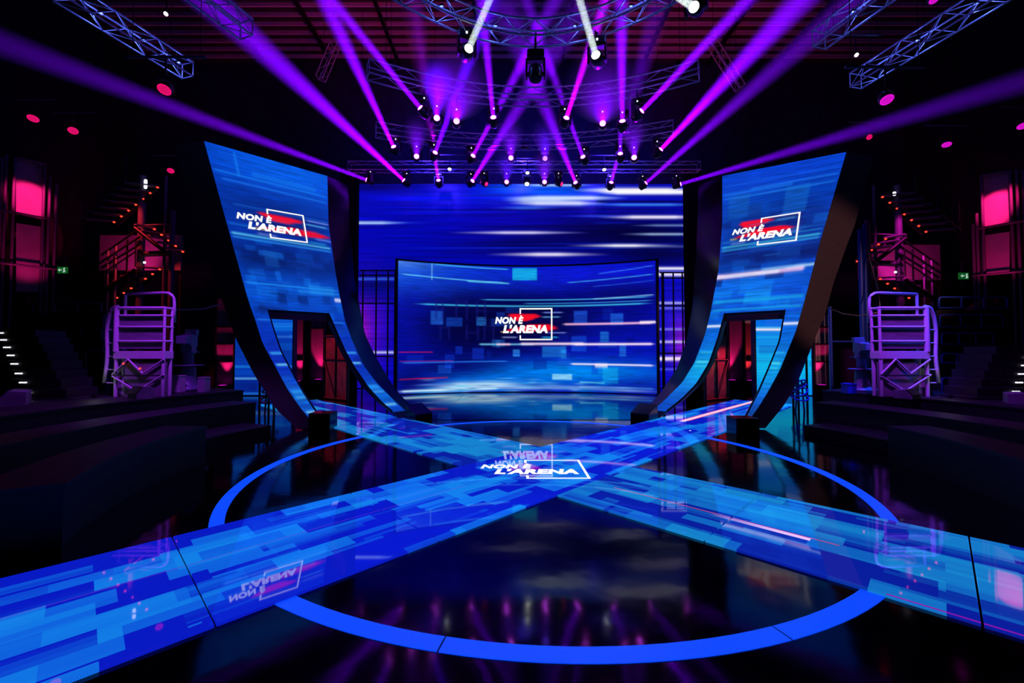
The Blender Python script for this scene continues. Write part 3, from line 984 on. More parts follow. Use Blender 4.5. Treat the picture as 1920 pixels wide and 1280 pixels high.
def tower(side, label):
    E = TOWER[side]
    zs_l = np.concatenate([np.linspace(0.02, 0.9, 22), np.linspace(0.95, ZO[side], 30)])
    zs_u = np.linspace(ZO[side], ZTOP, 56)
    thick = lambda z: 0.22 + 0.75 * min(1.0, z / 2.4)
    no = lambda z: 0.0
    bz = lambda z: 0.30
    ed = {}
    zs_all = np.concatenate([zs_l, zs_u[1:]])
    for k, dt in (('outer', no), ('inner', no), ('back', thick), ('bez', bz)):
        ed[k] = tower_edge(side, E[k], zs_all, dt)
    for k in ('ol', 'orr'):
        ed[k] = tower_edge(side, E[k], zs_l, no)
    base = tower_pt(side, 0, -1.1)
    t = thing('screen_tower', label, 'LED tower', (base.x, base.y, 0), 'curved LED towers')
    nl = len(zs_l)
    SK = 0.30 if side > 0 else 0.0

    def lower(p, frac):   # the outer top corner sits a little lower
        p.z -= SK * frac * max(0.0, (p.z - 5.0) / (ZTOP - 5.0))
        return p
    L = lambda i, k, dt=0.0, dw=0.0: lower(tower_pt(side, zs_all[i], ed[k][i] + dw, dt), 1.0 if k in ('outer', 'back') else 0.0)
    # outer leg, inner leg, upper part
    gb = 0.34
    loft('outer_leg', [[L(i, 'outer'), L(i, 'ol'), L(i, 'ol', gb * min(1, 0.3 + zs_all[i])), L(i, 'back', thick(zs_all[i]))] for i in range(nl)], MAT['felt'], t)
    loft('inner_leg', [[L(i, 'orr'), L(i, 'inner'), L(i, 'bez', bz(0)), L(i, 'bez', 0.8), L(i, 'orr', gb * min(1, 0.3 + zs_all[i]))] for i in range(nl)], MAT['black'], t)
    ii = list(range(nl - 1, len(zs_all)))
    loft('upper_body', [[L(i, 'outer'), L(i, 'inner'), L(i, 'bez', bz(0)), L(i, 'bez', 0.8), L(i, 'back', thick(zs_all[i]))] for i in ii], MAT['felt'], t)
    # black trim along the edges of the opening and a deep lintel over it
    for k in ('ol', 'orr'):
        tube_path('edge_trim', [L(i, k, -0.02) for i in range(3, nl)], 0.028, MAT['black_gloss'], t)
    iz = nl - 1
    zl = zs_all[iz]
    q4 = [tower_pt(side, zl - 0.02, ed['ol'][iz], 0.06), tower_pt(side, zl - 0.02, ed['orr'][iz], 0.06), tower_pt(side, zl - 0.26, ed['orr'][iz] + 0.02, 0.12), tower_pt(side, zl - 0.26, ed['ol'][iz] - 0.02, 0.12)]
    prism('lintel', q4, Vector((side * 0.12, 0.12, 0)), MAT['black'], t)
    # dark bezel band along the inner edge
    vs, fs = [], []
    for i in range(len(zs_all)):
        vs += [L(i, 'inner', -0.03), L(i, 'bez', bz(0) - 0.02)]
    for i in range(len(zs_all) - 1):
        fs.append((2 * i, 2 * i + 1, 2 * i + 3, 2 * i + 2))
    obj('inner_bezel', vs, fs, MAT['black_gloss'], t, True)
    # LED faces
    pic = tower_picture(side)
    ph, pw = pic.shape[:2]
    # picture row for a height, taken along the inner edge
    rowy = np.array([proj(L(i, 'inner'))[1] for i in range(len(zs_all))])

    def sample(i, fr):
        fr = fr if side < 0 else 1 - fr
        a = np.clip(fr * (pw - 1), 0, pw - 1.001); c = np.clip((rowy[i] - 325) / 450 * (ph - 1), 0, ph - 1.001)
        a0, c0 = int(a), int(c); fa, fc = a - a0, c - c0
        return (pic[c0, a0] * (1 - fa) + pic[c0, a0 + 1] * fa) * (1 - fc) + (pic[c0 + 1, a0] * (1 - fa) + pic[c0 + 1, a0 + 1] * fa) * fc

    def face(name, rows, ka, kb, nc):
        # refine rows 3x
        rr = np.linspace(rows[0], rows[-1], (len(rows) - 1) * 3 + 1)
        Pn, Cn = [], []
        for r_ in rr:
            i0 = min(int(r_), len(zs_all) - 2); f_ = r_ - i0
            z = zs_all[i0] * (1 - f_) + zs_all[i0 + 1] * f_
            ip = lambda k: ed[k][i0] * (1 - f_) + ed[k][min(i0 + 1, len(ed[k]) - 1)] * f_
            wa, wb = ip(ka), ip(kb)
            wo, wi = ip('outer'), ip('inner')
            ry = rowy[i0] * (1 - f_) + rowy[i0 + 1] * f_
            prow, crow = [], []
            for c_ in range(nc + 1):
                w = wa + (wb - wa) * c_ / nc
                fr = (w - wo) / (wi - wo)
                prow.append(lower(tower_pt(side, z, w, -0.04), 1 - fr))
                fr = fr if side < 0 else 1 - fr
                a = float(np.clip(fr * (pw - 1), 0, pw - 1.001)); c = float(np.clip((ry - 325) / 450 * (ph - 1), 0, ph - 1.001))
                a0, c0 = int(a), int(c); fa, fc = a - a0, c - c0
                crow.append((pic[c0, a0] * (1 - fa) + pic[c0, a0 + 1] * fa) * (1 - fc) + (pic[c0 + 1, a0] * (1 - fa) + pic[c0 + 1, a0 + 1] * fa) * fc)
            Pn.append(prow); Cn.append(crow)
        led_grid(name, np.array([[tuple(p) for p in r_] for r_ in Pn]), np.array(Cn), MAT['led'], t)
    face('led_face', list(range(nl - 1, len(zs_all))), 'outer', 'inner', 100)
    face('led_face', list(range(3, nl)), 'outer', 'ol', 30)
    face('led_face', list(range(3, nl)), 'orr', 'inner', 30)
    # logo
    corners = {-1: ((506.5, 446), (577.5, 455.5), (499, 391), (570, 403)), 1: ((1418.5, 460), (1494, 451), (1427, 408.5), (1500.5, 397))}[side]

    def hit(px, py):
        # find (z, w) on the sheet for a drawn point
        best = (5.0, -1.5)
        z, w = best
        for _ in range(40):
            p = tower_pt(side, z, w, -0.06); X, Y = proj(p)
            p1 = tower_pt(side, z + 0.01, w, -0.06); X1, Y1 = proj(p1)
            p2 = tower_pt(side, z, w + 0.01, -0.06); X2, Y2 = proj(p2)
            J = np.array([[(X1 - X), (X2 - X)], [(Y1 - Y), (Y2 - Y)]]) / 0.01
            dz, dw = np.linalg.solve(J, [px - X, py - Y])
            z += max(-1, min(1, dz)); w += max(-1, min(1, dw))
        return np.array((z, w))
    q00, q10, q01, q11 = [hit(*c) for c in corners]

    def fm(a, c):
        c = c / 0.98
        zw = q00 + (q10 - q00) * a + (q01 - q00) * c
        return tower_pt(side, float(zw[0]), float(zw[1]), -0.065)
    place_logo(t, fm)
    # foot blocks
    for k, nm in (('ol', 0), ('inner', 1)):
        if nm == 0:
            p = ground(598, 806) if side < 0 else ground(1403, 818)
            box('foot_block', (p.x, p.y + 0.2, 0.17), (0.46, 0.4, 0.36), MAT['black_gloss'], t, rotz=side * 0.0)
        else:
            p = ground(782, 789) if side < 0 else ground(1213, 789)
            rz = -side * math.pi / 4
            q = [Vector((-0.24, -0.2, 0)), Vector((0.24, -0.2, 0)), Vector((0.24, 0.25, 0)), Vector((-0.24, 0.25, 0))]
            R = Matrix.Rotation(rz, 3, 'Z')
            hts = (0.16, 0.16, 0.36, 0.36)
            vs = [Vector((p.x, p.y + 0.25, 0)) + R @ v for v in q] + [Vector((p.x, p.y + 0.25, h)) + R @ v for v, h in zip(q, hts)]
            obj('foot_wedge', vs, [(3, 2, 1, 0), (4, 5, 6, 7), (0, 1, 5, 4), (1, 2, 6, 5), (2, 3, 7, 6), (3, 0, 4, 7)], MAT['black_gloss'], t)
    return t


tower(-1, 'curved blue LED tower standing left of the big screen')
tower(1, 'curved blue LED tower standing right of the big screen')

# ------------------------------------------------------------------ trusses
def truss(name, label, pts, size=0.4, r=0.024, bay=0.42, group=None, mat=None, faces=(0, 1, 2, 3), hang=True):
    mat = mat or MAT['alu']
    pts = [Vector(p) for p in pts]
    # resample at bay length
    L = [0.0]
    for a, c in zip(pts, pts[1:]): L.append(L[-1] + (c - a).length)
    n = max(2, int(round(L[-1] / bay)))
    S = []
    for i in range(n + 1):
        s = L[-1] * i / n
        k = 0
        while k < len(L) - 2 and L[k + 1] < s: k += 1
        f = (s - L[k]) / max(1e-6, L[k + 1] - L[k])
        S.append(pts[k].lerp(pts[k + 1], f))
    mid = S[n // 2]
    t = thing(name, label, 'truss', mid, group)
    corners = []
    for i, p in enumerate(S):
        d = (S[min(i + 1, n)] - S[max(i - 1, 0)]).normalized()
        ref = Vector((0, 0, 1)) if abs(d.z) < 0.9 else Vector((0, 1, 0))
        s = d.cross(ref).normalized(); u = s.cross(d)
        h = size / 2
        corners.append([p + s * h + u * h, p - s * h + u * h, p - s * h - u * h, p + s * h - u * h])
    straight = len(pts) == 2
    for c in range(4):
        if straight:
            bar('chord', corners[0][c], corners[-1][c], r, mat, t)
        else:
            tube_path('chord', [q[c] for q in corners], r, mat, t)
    for i in range(n):
        for f in faces:
            a, c = f, (f + 1) % 4
            if (i + f) % 2: a, c = c, a
            bar('brace', corners[i][a], corners[i + 1][c], r * 0.45, mat, t, 5)
    for i in (0, n):
        for f in range(4):
            bar('end_bar', corners[i][f], corners[i][(f + 1) % 4], r * 0.6, mat, t, 5)
    if hang:
        for i in (1, n - 1):
            bar('hanging_cable', S[i] + Vector((0, 0, size / 2)), (S[i].x, S[i].y, ZC - 0.02), 0.008, MAT['rubber'], t, 5)
    return t


def warm(t, pts, rgb=(0.10, 0.16, 1.0), energy=30):
    """point lights added inside a truss to brighten its tubes, with dummy housings"""
    for p in pts:
        p = Vector(p)
        box('added_light_box', p + Vector((0, 0, 0.07)), (0.1, 0.1, 0.05), MAT['black'], t)
        L = bpy.data.lights.new('added_truss_light', 'POINT'); L.color = rgb; L.energy = energy; L.shadow_soft_size = 0.04
        put(bpy.data.objects.new('added_truss_light', L), t, Matrix.Translation(p))


def arc_z(z, pix):
    """points of a level truss at height z through drawn points"""
    return [ground(px, py, z) for px, py in pix]


def smooth_arc(p, n=24):
    """quadratic through three points"""
    a, b2, c = [Vector(q) for q in p]
    ctrl = b2 * 2 - (a + c) / 2
    return [a * (1 - t) ** 2 + ctrl * 2 * t * (1 - t) + c * t * t for t in np.linspace(0, 1, n + 1)]


PATHS = {
    'C': smooth_arc(arc_z(9.75, [(690, 130), (1003, 182), (1310, 132)]), 28),
    'B': smooth_arc(arc_z(9.6, [(705, 243), (980, 267), (1262, 240)]), 28),
    'D': smooth_arc(arc_z(9.75, [(700, -60), (1003, 62), (1320, -60)]), 28),
    'A': [at(655, 313, 17.6), at(1310, 313, 17.6)]}


def side_vec(key, px):
    d = (path_at(PATHS[key], px + 6) - path_at(PATHS[key], px - 6)).normalized()
    return Vector((-d.y, d.x, 0)) * {'A': 0.17, 'B': 0.2, 'C': 0.2, 'D': 0.21}[key]


def path_at(path, px):
    q = [(proj(p)[0], p) for p in path]
    for (xa, a), (xb, c) in zip(q, q[1:]):
        if xa <= px <= xb:
            return a.lerp(c, (px - xa) / (xb - xa))
    return min(q, key=lambda e: abs(e[0] - px))[1]


TR1 = truss('ring_truss', 'curved silver lighting truss nearest the camera, at the top centre', PATHS['D'], 0.42, 0.026, 0.4, 'curved lighting trusses')
truss('ring_truss', 'second curved lighting truss, behind the crossing violet beams', PATHS['C'], 0.4, 0.024, 0.5, 'curved lighting trusses', faces=(0, 2))
truss('ring_truss', 'third curved lighting truss, above the lamps over the wide screen', PATHS['B'], 0.4, 0.024, 0.5, 'curved lighting trusses', faces=(0, 2))
truss('front_truss', 'straight lighting truss right over the wide blue screen', PATHS['A'], 0.34, 0.02, 0.5, faces=(0, 2))
TL1 = truss('long_truss', 'long silver truss slanting down at the upper left', [ground(110, -20, 9.8), ground(352, 132, 9.8)], 0.42, 0.026, 0.45, 'slanting side trusses')
truss('long_truss', 'short silver truss crossed by a violet beam at the upper left', [ground(345, -35, 9.8), ground(462, 55, 9.8)], 0.42, 0.026, 0.45, 'slanting side trusses')
TL2 = truss('long_truss', 'long silver truss slanting down at the upper right', [ground(1930, -50, 9.8), ground(1604, 152, 9.8)], 0.42, 0.026, 0.45, 'slanting side trusses')
TL3 = truss('long_truss', 'short silver truss end above the right tower', [ground(1690, -40, 9.8), ground(1535, 75, 9.8)], 0.42, 0.026, 0.45, 'slanting side trusses')
truss('ladder_truss', 'small tilted truss ladder hanging above the left tower', [at(628, 84, 16.5), at(601, 148, 16.5)], 0.28, 0.02, 0.3, 'small hanging ladder trusses', faces=(0, 2))
truss('ladder_truss', 'small tilted truss ladder hanging above the right tower', [at(1330, 72, 16.5), at(1388, 165, 16.5)], 0.28, 0.02, 0.3, 'small hanging ladder trusses', faces=(0, 2))

warm(TL1, [ground(190, 30, 9.8), ground(270, 80, 9.8), ground(335, 121, 9.8)], energy=14)
warm(TL2, [ground(1830, 12, 9.8), ground(1720, 80, 9.8), ground(1640, 130, 9.8)], energy=14)
warm(TL3, [ground(1600, 27, 9.8)], energy=12)
warm(TR1, [PATHS['D'][5], PATHS['D'][10], PATHS['D'][18], PATHS['D'][23]], energy=10)

# ------------------------------------------------------------------ moving heads with beams in the haze
m = bpy.data.materials.new('haze_in_beam')
m.use_nodes = True
nt = m.node_tree
nt.nodes.clear()
out = nt.nodes.new('ShaderNodeOutputMaterial')
vsn = nt.nodes.new('ShaderNodeVolumeScatter')
vsn.inputs['Color'].default_value = (1, 1, 1, 1)
vsn.inputs['Density'].default_value = 0.10
vsn.inputs['Anisotropy'].default_value = 0.0
nt.links.new(vsn.outputs[0], out.inputs['Volume'])
m.cycles.volume_sampling = 'EQUIANGULAR'
m.cycles.homogeneous_volume = True
MAT['haze'] = m

HEAD = lathe_mesh([(0.05, -0.34), (0.115, -0.33), (0.145, -0.26), (0.15, -0.12), (0.14, -0.02), (0.118, 0.0), (0.10, 0.012), (0.092, 0.0)], MAT['fixture'], 18, 'head')
LENS = {k: lathe_mesh([(0.092, 0.0), (0.085, 0.012), (0.05, 0.022), (0.01, 0.026)], MAT[k], 16, 'lens') for k in ('lens_violet', 'lens_white', 'lens_dim', 'lens_pink', 'fixture')}


def yoke_mesh():
    # U of flat bar, arms along x = +-0.19, crown at z = 0.26
    bm = bmesh.new()
    def bx(c, s):
        r_ = bmesh.ops.create_cube(bm, size=1)
        bmesh.ops.scale(bm, vec=s, verts=r_['verts']); bmesh.ops.translate(bm, vec=c, verts=r_['verts'])
    bx((-0.185, 0, 0.10), (0.04, 0.12, 0.36)); bx((0.185, 0, 0.10), (0.04, 0.12, 0.36)); bx((0, 0, 0.285), (0.41, 0.13, 0.05))
    bx((-0.16, 0, 0.0), (0.05, 0.06, 0.06)); bx((0.16, 0, 0.0), (0.05, 0.06, 0.06))
    me = bpy.data.meshes.new('yoke'); bm.to_mesh(me); bm.free()
    me.materials.append(MAT['fixture'])
    return me


YOKE = yoke_mesh()
BASE = box_mesh(MAT['fixture'], 0.12)


def moving_head(P, aim, label, lens='lens_violet', beam=None, group=None, scale=1.0, truss_z=None, led=True, hb=0.1, sv=None):
    """P: lens centre; aim: direction of the light; beam = (length, end radius, rgb, energy)"""
    P, d = Vector(P), Vector(aim).normalized()
    s = scale
    piv = P - d * 0.17 * s
    top = piv + Vector((0, 0, 0.40 * s))
    t = thing('moving_head', label, 'stage light', top, group)
    q = d.to_track_quat('Z', 'Y').to_matrix().to_4x4()
    SC = Matrix.Diagonal((s, s, s, 1))
    h = put(bpy.data.objects.new('head', HEAD), t, Matrix.Translation(P) @ q @ SC)
    put(bpy.data.objects.new('lens', LENS[lens]), h, Matrix.Translation(P) @ q @ SC)
    az = math.atan2(d.y, d.x) + math.pi / 2
    put(bpy.data.objects.new('yoke', YOKE), t, Matrix.Translation(piv) @ Matrix.Rotation(az, 4, 'Z') @ SC)
    bb = put(bpy.data.objects.new('base', BASE), t, Matrix.Translation(top) @ Matrix.Diagonal((0.36 * s, 0.24 * s, 0.17 * s, 1)))
    if led:
        e = top + Vector((-(top.x - CAM.x), -(top.y), 0)).normalized() * 0.13 * s + Vector((0, 0, -0.03 * s))
        put(bpy.data.objects.new('indicator', box_mesh(MAT['indicator'], 0.3)), bb, Matrix.Translation(e) @ Matrix.Diagonal((0.045 * s, 0.045 * s, 0.045 * s, 1)))
    bar('clamp', top + Vector((0, 0, 0.07 * s)), top + Vector((0, 0, 0.34 * s if truss_z is None else max(0.1, truss_z - top.z))), 0.025 * s, MAT['fixture'], t)
    if sv is not None:
        bar('clamp_bar', Vector((top.x, top.y, truss_z - hb)) - sv, Vector((top.x, top.y, truss_z - hb)) + sv, 0.02 * s, MAT['fixture'], t)
    if beam:
        length, rend, rgb, energy = beam
        r0 = 0.07 * s
        n = 20
        vs, fs = [], []
        a = P + d * 0.03
        R3 = q.to_3x3()
        for (r_, z_) in ((r0 * 1.05, 0.0), (rend * 1.05, length)):
            for k in range(n):
                an = 2 * math.pi * k / n
                vs.append(a + R3 @ Vector((r_ * math.cos(an), r_ * math.sin(an), z_)))
        for k in range(n):
            l = (k + 1) % n
            fs.append((k, l, n + l, n + k))
        fs += [tuple(range(n))[::-1], tuple(range(n, 2 * n))]
        o = obj('light_beam', vs, fs, MAT['haze'], t)
        # collimated disc lamp behind the lens glass
        L = bpy.data.lights.new('beam_lamp', 'AREA')
        L.shape = 'DISK'; L.size = 2 * r0; L.color = rgb; L.energy = energy
        L.spread = 2 * math.atan2(rend - r0 * 0.6, length) * 1.1
        m_ = Matrix.Translation(a + d * 0.02) @ (-d).to_track_quat('Z', 'Y').to_matrix().to_4x4()
        put(bpy.data.objects.new('beam_lamp', L), t, m_)
    return t


ORD = ['first', 'second', 'third', 'fourth', 'fifth', 'sixth', 'seventh', 'eighth', 'ninth', 'tenth', 'eleventh', 'twelfth', 'thirteenth', 'fourteenth']
VIO, MAG, BLV, WHT = (0.19, 0.0, 1.0), (0.42, 0.0, 1.0), (0.09, 0.0, 1.0), (0.85, 1.0, 0.95)
# px, py, lens, beam (end px, end py, end width px, end depth, colour, energy) or None
ROW_A = [
    (687, 337, 'lens_violet', (0, 80, 62, 12.0, VIO, 0.6)), (757, 338, 'lens_violet', (392, 0, 72, 12.4, VIO, 2.3)), (822, 338, 'lens_violet', (772, 0, 52, 12.5, MAG, 0.6)),
    (886, 339, 'lens_violet', (1030, 110, 50, 13.2, VIO, 1.5)), (912, 345, 'lens_pink', None), (950, 341, 'lens_violet', None), (988, 345, 'lens_white', None), (1021, 341, 'lens_violet', None),
    (1053, 345, 'lens_pink', None), (1079, 342, 'lens_violet', (985, 110, 50, 13.2, VIO, 1.5)), (1146, 342, 'lens_violet', (1238, 0, 56, 12.5, VIO, 0.9)),
    (1211, 343, 'lens_violet', (1600, 0, 64, 12.4, VIO, 0.75)), (1276, 345, 'lens_violet', (1930, 150, 56, 12.0, VIO, 0.5))]
ROW_B = [
    (738, 275, 'lens_violet', (609, 0, 42, 11.5, VIO, 2.2)), (781, 293, 'lens_violet', None), (816, 286, 'lens_violet', (921, 0, 48, 11.5, BLV, 1.5)),
    (887, 292, 'lens_violet', (1042, 0, 40, 11.5, VIO, 1.2)), (958, 296, 'lens_violet', None), (1022, 297, 'lens_dim', None), (1093, 294, 'lens_violet', (986, 0, 34, 11.5, VIO, 0.9)),
    (1163, 288, 'lens_violet', (1164, 120, 24, 13.0, VIO, 0.9)), (1189, 295, 'lens_violet', None), (1239, 280, 'lens_violet', (1502, 0, 62, 11.5, VIO, 2.6))]
ROW_C = [
    (788, 202, 'lens_violet', (622, 0, 30, 10.4, VIO, 1.7)), (819, 221, 'lens_violet', None), (856, 227, 'lens_violet', None), (925, 220, 'lens_violet', (903, 0, 30, 10.4, VIO, 1.6)),
    (1062, 221, 'lens_violet', (1136, 0, 30, 10.4, MAG, 1.8)), (1130, 231, 'lens_violet', None), (1167, 227, 'lens_violet', (1165, 0, 36, 10.4, VIO, 1.6)), (1203, 208, 'lens_violet', (1402, 0, 36, 10.2, VIO, 1.8))]
ROW_D = [(879, 91, 'lens_white', (922, -10, 13, 8.6, WHT, 0.9)), (1117, 103, 'lens_white', (1084, -10, 15, 8.6, WHT, 0.9)), (1301, 13, 'lens_white', (1262, -12, 12, 7.9, WHT, 0.8))]
ENERGY = 30.0
for rows, key, place, grp, sc_ in ((ROW_A, 'A', 'lowest row', 'moving heads in the lowest row', 0.95), (ROW_B, 'B', 'middle row', 'moving heads in the middle row', 1.0),
                                    (ROW_C, 'C', 'upper row', 'moving heads in the upper row', 1.0), (ROW_D, 'D', 'row nearest the camera', 'moving heads in the near row', 1.15)):
    for i, (px, py, lens, bm_) in enumerate(rows):
        tp = path_at(PATHS[key], px)
        Pn = at(px, py, tp.y)
        if bm_:
            ex, ey, ew, eY, rgb, k = bm_
            Pe = at(ex, ey, eY)
            d = Pe - Pn
            beam = (d.length * 1.3, 0.07 + (ew / 2 / FPX * eY - 0.07) * 1.3, rgb, ENERGY * k * (ew / 50))
            what = {VIO: 'violet', MAG: 'magenta', BLV: 'blue-violet', WHT: 'white'}[rgb] + ' beam'
        elif lens == 'lens_pink':
            beam, d, what = None, Vector((0.75 if px > 1000 else 0.55, -0.5, -0.5)), 'pink lens turned aside'
        elif lens == 'lens_white':
            beam, d, what = None, Vector((0, -0.55, -0.8)), 'white lens tipped down'
        else:
            d = (CAM + Vector((0, 0, 5.5))) - Pn
            big = rows is ROW_C
            beam = (2.6, 0.95 if big and px not in (819,) else 0.45, VIO if px not in (819, 1022, 950) else BLV, ENERGY * (1.6 if big else 0.35))
            what = 'lens aimed at the camera'
        moving_head(Pn, d, 'moving-head light with %s, %s from left in the %s' % (what, ORD[i], place), lens, beam, grp, sc_, tp.z - 0.1, hb=0.07 if key == 'A' else (0.11 if key == 'D' else 0.1), sv=side_vec(key, px))
# the dark head hanging in the middle, seen from behind
q = path_at(PATHS['D'], 1004)
moving_head(at(1004, 128, q.y), Vector((0.02, 0.3, 1)), 'unlit moving head hanging in the middle under the near curved truss', 'fixture', None, None, 1.2, q.z - 0.1, led=False, sv=side_vec('D', 1004))

# ------------------------------------------------------------------ round LED par cans and small lamps
PAR_BODY = lathe_mesh([(0.09, -0.24), (0.15, -0.22), (0.18, -0.12), (0.185, 0.0), (0.17, 0.015), (0.16, 0.0)], MAT['fixture'], 18, 'body')
PAR_FACE = {k: lathe_mesh([(0.165, 0.002), (0.12, 0.012), (0.01, 0.014)], MAT[k], 20, 'face') for k in ('led_pink', 'led_magenta', 'lens_white')}


def par_can(px, py, Y, aim, label, face, s=1.0, light=None, group='round LED par cans', up=0.55):
    P = at(px, py, Y); d = Vector(aim).normalized()
    t = thing('par_can', label, 'stage light', P, group)
    q = d.to_track_quat('Z', 'Y').to_matrix().to_4x4()
    w = Matrix.Translation(P) @ q @ Matrix.Diagonal((s, s, s, 1))
    b_ = put(bpy.data.objects.new('body', PAR_BODY), t, w)
    put(bpy.data.objects.new('led_face', PAR_FACE[face]), b_, w)
    az = math.atan2(d.y, d.x) + math.pi / 2
    sd = Vector((math.cos(az), math.sin(az), 0)) * 0.2 * s
    piv = P - d * 0.1 * s
    tube_path('bracket', bend([piv + sd, piv + sd + Vector((0, 0, 0.3 * s)), piv - sd + Vector((0, 0, 0.3 * s)), piv - sd], 0.06), 0.014 * s, MAT['fixture'], t)
    bar('hook', piv + Vector((0, 0, 0.3 * s)), piv + Vector((0, 0, up)), 0.016, MAT['fixture'], t)
    bar('hanging_pipe', piv + Vector((-0.7, 0, up)), piv + Vector((0.7, 0, up)), 0.024, MAT['grey_tube'], t)
    bar('hanging_cable', piv + Vector((0.6, 0, up)), (piv.x + 0.6, piv.y, ZC - 0.02), 0.006, MAT['rubber'], t, 5)
    bar('hanging_cable', piv + Vector((-0.6, 0, up)), (piv.x - 0.6, piv.y, ZC - 0.02), 0.006, MAT['rubber'], t, 5)
    if light:
        tgt, rgb, en, deg = light
        spot('par_lamp', P + d * 0.03, tgt, rgb, en, deg, 0.5, 0.12, t)
    return t


PINK, PURP, RED, BLUE = (1.0, 0.012, 0.20), (0.42, 0.03, 1.0), (1.0, 0.03, 0.05), (0.03, 0.08, 1.0)
# ------------------------------------------------------------------ par cans, then wash lamps added for light
par_can(308, 168, 7.4, (0.12, -0.5, -0.9), 'large pink LED par can hanging below the long left truss', 'led_pink', 0.64, (at(258, 672, 9.2), PURP, 1400, 20))
par_can(62, 222, 13.5, (0.25, -0.42, -0.95), 'pink LED par can above the red wall panel', 'led_pink', 0.88, (at(56, 374, 15.7), PINK, 4200, 21))
par_can(137, 245, 14.0, (0.45, -0.45, -0.9), 'pink LED par can between the red panel and stair tower', 'led_pink', 0.82, (at(265, 470, 16.0), RED, 2500, 34))
par_can(1663, 187, 7.4, (-0.12, -0.5, -0.9), 'large magenta LED par can hanging below the long right truss', 'led_magenta', 0.62, (at(1697, 668, 9.2), PURP, 1400, 20))
par_can(1775, 271, 13.5, (-0.3, -0.3, -0.95), 'small magenta LED par can above the right exit sign', 'led_magenta', 0.74, (at(1690, 470, 16.0), (0.8, 0.01, 0.5), 2500, 34))
par_can(1918, 236, 13.5, (-0.25, -0.4, -0.95), 'magenta LED par can at the right picture edge', 'led_magenta', 0.85, (at(1866, 388, 15.7), PINK, 4200, 21))
par_can(1630, 257, 15.5, (-0.2, -0.7, -0.5), 'small pink lamp over the top of the right tower', 'led_pink', 0.58)
par_can(320, 320, 16.0, (0.3, -0.5, -0.8), 'small pink lamp beside the left stair tower', 'led_pink', 0.7)
par_can(311, 26, 11.0, (0.1, -0.7, -0.8), 'small white spotlight between the left trusses', 'lens_white', 0.3, group='small white spotlights')
par_can(1606, 103, 11.5, (-0.1, -0.7, -0.8), 'small white spotlight between the right trusses', 'lens_white', 0.3, group='small white spotlights')
for px, py, w in ((843, 317, 'left'), (989, 324, 'middle'), (1133, 318, 'right')):
    par_can(px, py, 17.0, (0, -0.5, -0.9), 'tiny warm white downlight, the %s one above the lowest lamp row' % w, 'lens_white', 0.42, group='tiny downlights')

# blue wash lamps added on the third truss to light the back cloth
for px, w in ((800, 'left'), (985, 'middle'), (1170, 'right')):
    q = path_at(PATHS['B'], px)
    P0 = Vector((q.x, q.y + 0.35, q.z))
    t = thing('added_wash_lamp', 'added blue wash lamp on the third curved truss, the %s one of three' % w, 'stage light', P0, 'added blue wash lamps')
    box('lamp_housing', P0, (0.3, 0.16, 0.2), MAT['fixture'], t, bev=0.1)
    bar('clamp', P0, q + Vector((0, 0.1, 0)), 0.02, MAT['fixture'], t)
    spot('added_wash_light', P0 + Vector((0, 0.12, 0)), (q.x, YB, 10.2), (0.05, 0.02, 1.0), 900, 120, 0.9, 0.15, t)

# broad purple wash added over the benches, hung at the two big par cans
for o, tgt in (('par_can', (-7.5, 8.5, 0.6)), ('par_can.003', (8.0, 8.5, 0.6))):
    q = bpy.data.objects[o]
    spot('added_bench_wash', q.location + Vector((0, -0.05, -0.2)), tgt, (0.36, 0.03, 1.0), 800, 60, 0.9, 0.2, q)
par_can(1752, -1, 8.0, (0.0, -0.4, -0.9), 'violet LED par can cut by the top picture edge', 'led_magenta', 0.52, (at(1640, 690, 10.2), (0.01, 0.06, 1.0), 7000, 24))  # blue spot added here to light the studio camera and frames

# pink lamps added on the second truss to light the roof
for px, w, tx in ((730, 'left', -6.5), (1275, 'right', 7.0)):
    q = path_at(PATHS['C'], px)
    P0 = Vector((q.x, q.y, q.z + 0.32))
    t = thing('added_wash_lamp', 'added pink roof wash lamp on the %s end of the second curved truss' % w, 'stage light', P0, 'added pink roof wash lamps')
    box('lamp_housing', P0, (0.3, 0.2, 0.16), MAT['fixture'], t, bev=0.1)
    bar('clamp', P0, q + Vector((0, 0, 0.15)), 0.02, MAT['fixture'], t)
    spot('added_wash_light', P0 + Vector((0, 0.02, 0.12)), (tx, 18.2, 16), (1.0, 0.03, 0.16), 420, 75, 0.9, 0.1, t)

# ------------------------------------------------------------------ curved rostra around the circle
def rostrum(side, r0, r1, h, a0, a1, label, deck=0.03):
    cx0, cy0 = 0.0, 6.4
    am = math.radians((a0 + a1) / 2)
    t = thing('rostrum', label, 'platform', (cx0 + side * (r0 + r1) / 2 * math.cos(am), cy0 + (r0 + r1) / 2 * math.sin(am), 0), 'curved black rostra')
    n = 40
    for nm, za, zb_, e, mat in (('body', 0.0, h - deck, 0.0, MAT['bench_black']), ('top_board', h - deck, h, 0.02, MAT['rostrum'])):
        vs, fs = [], []
        for i in range(n + 1):
            a = math.radians(a0 + (a1 - a0) * i / n)
            for (r, z) in ((r0 - e, za), (r0 - e, zb_), (r1 + e, zb_), (r1 + e, za)):
                vs.append((cx0 + side * r * math.cos(a), cy0 + r * math.sin(a), z))
        for i in range(n):
            for j in range(4):
                k = (j + 1) % 4
                fs.append((i * 4 + j, i * 4 + k, i * 4 + 4 + k, i * 4 + 4 + j))
        fs += [(0, 1, 2, 3), (n * 4 + 3, n * 4 + 2, n * 4 + 1, n * 4)]
        obj(nm, vs, fs, mat, t)
    return t


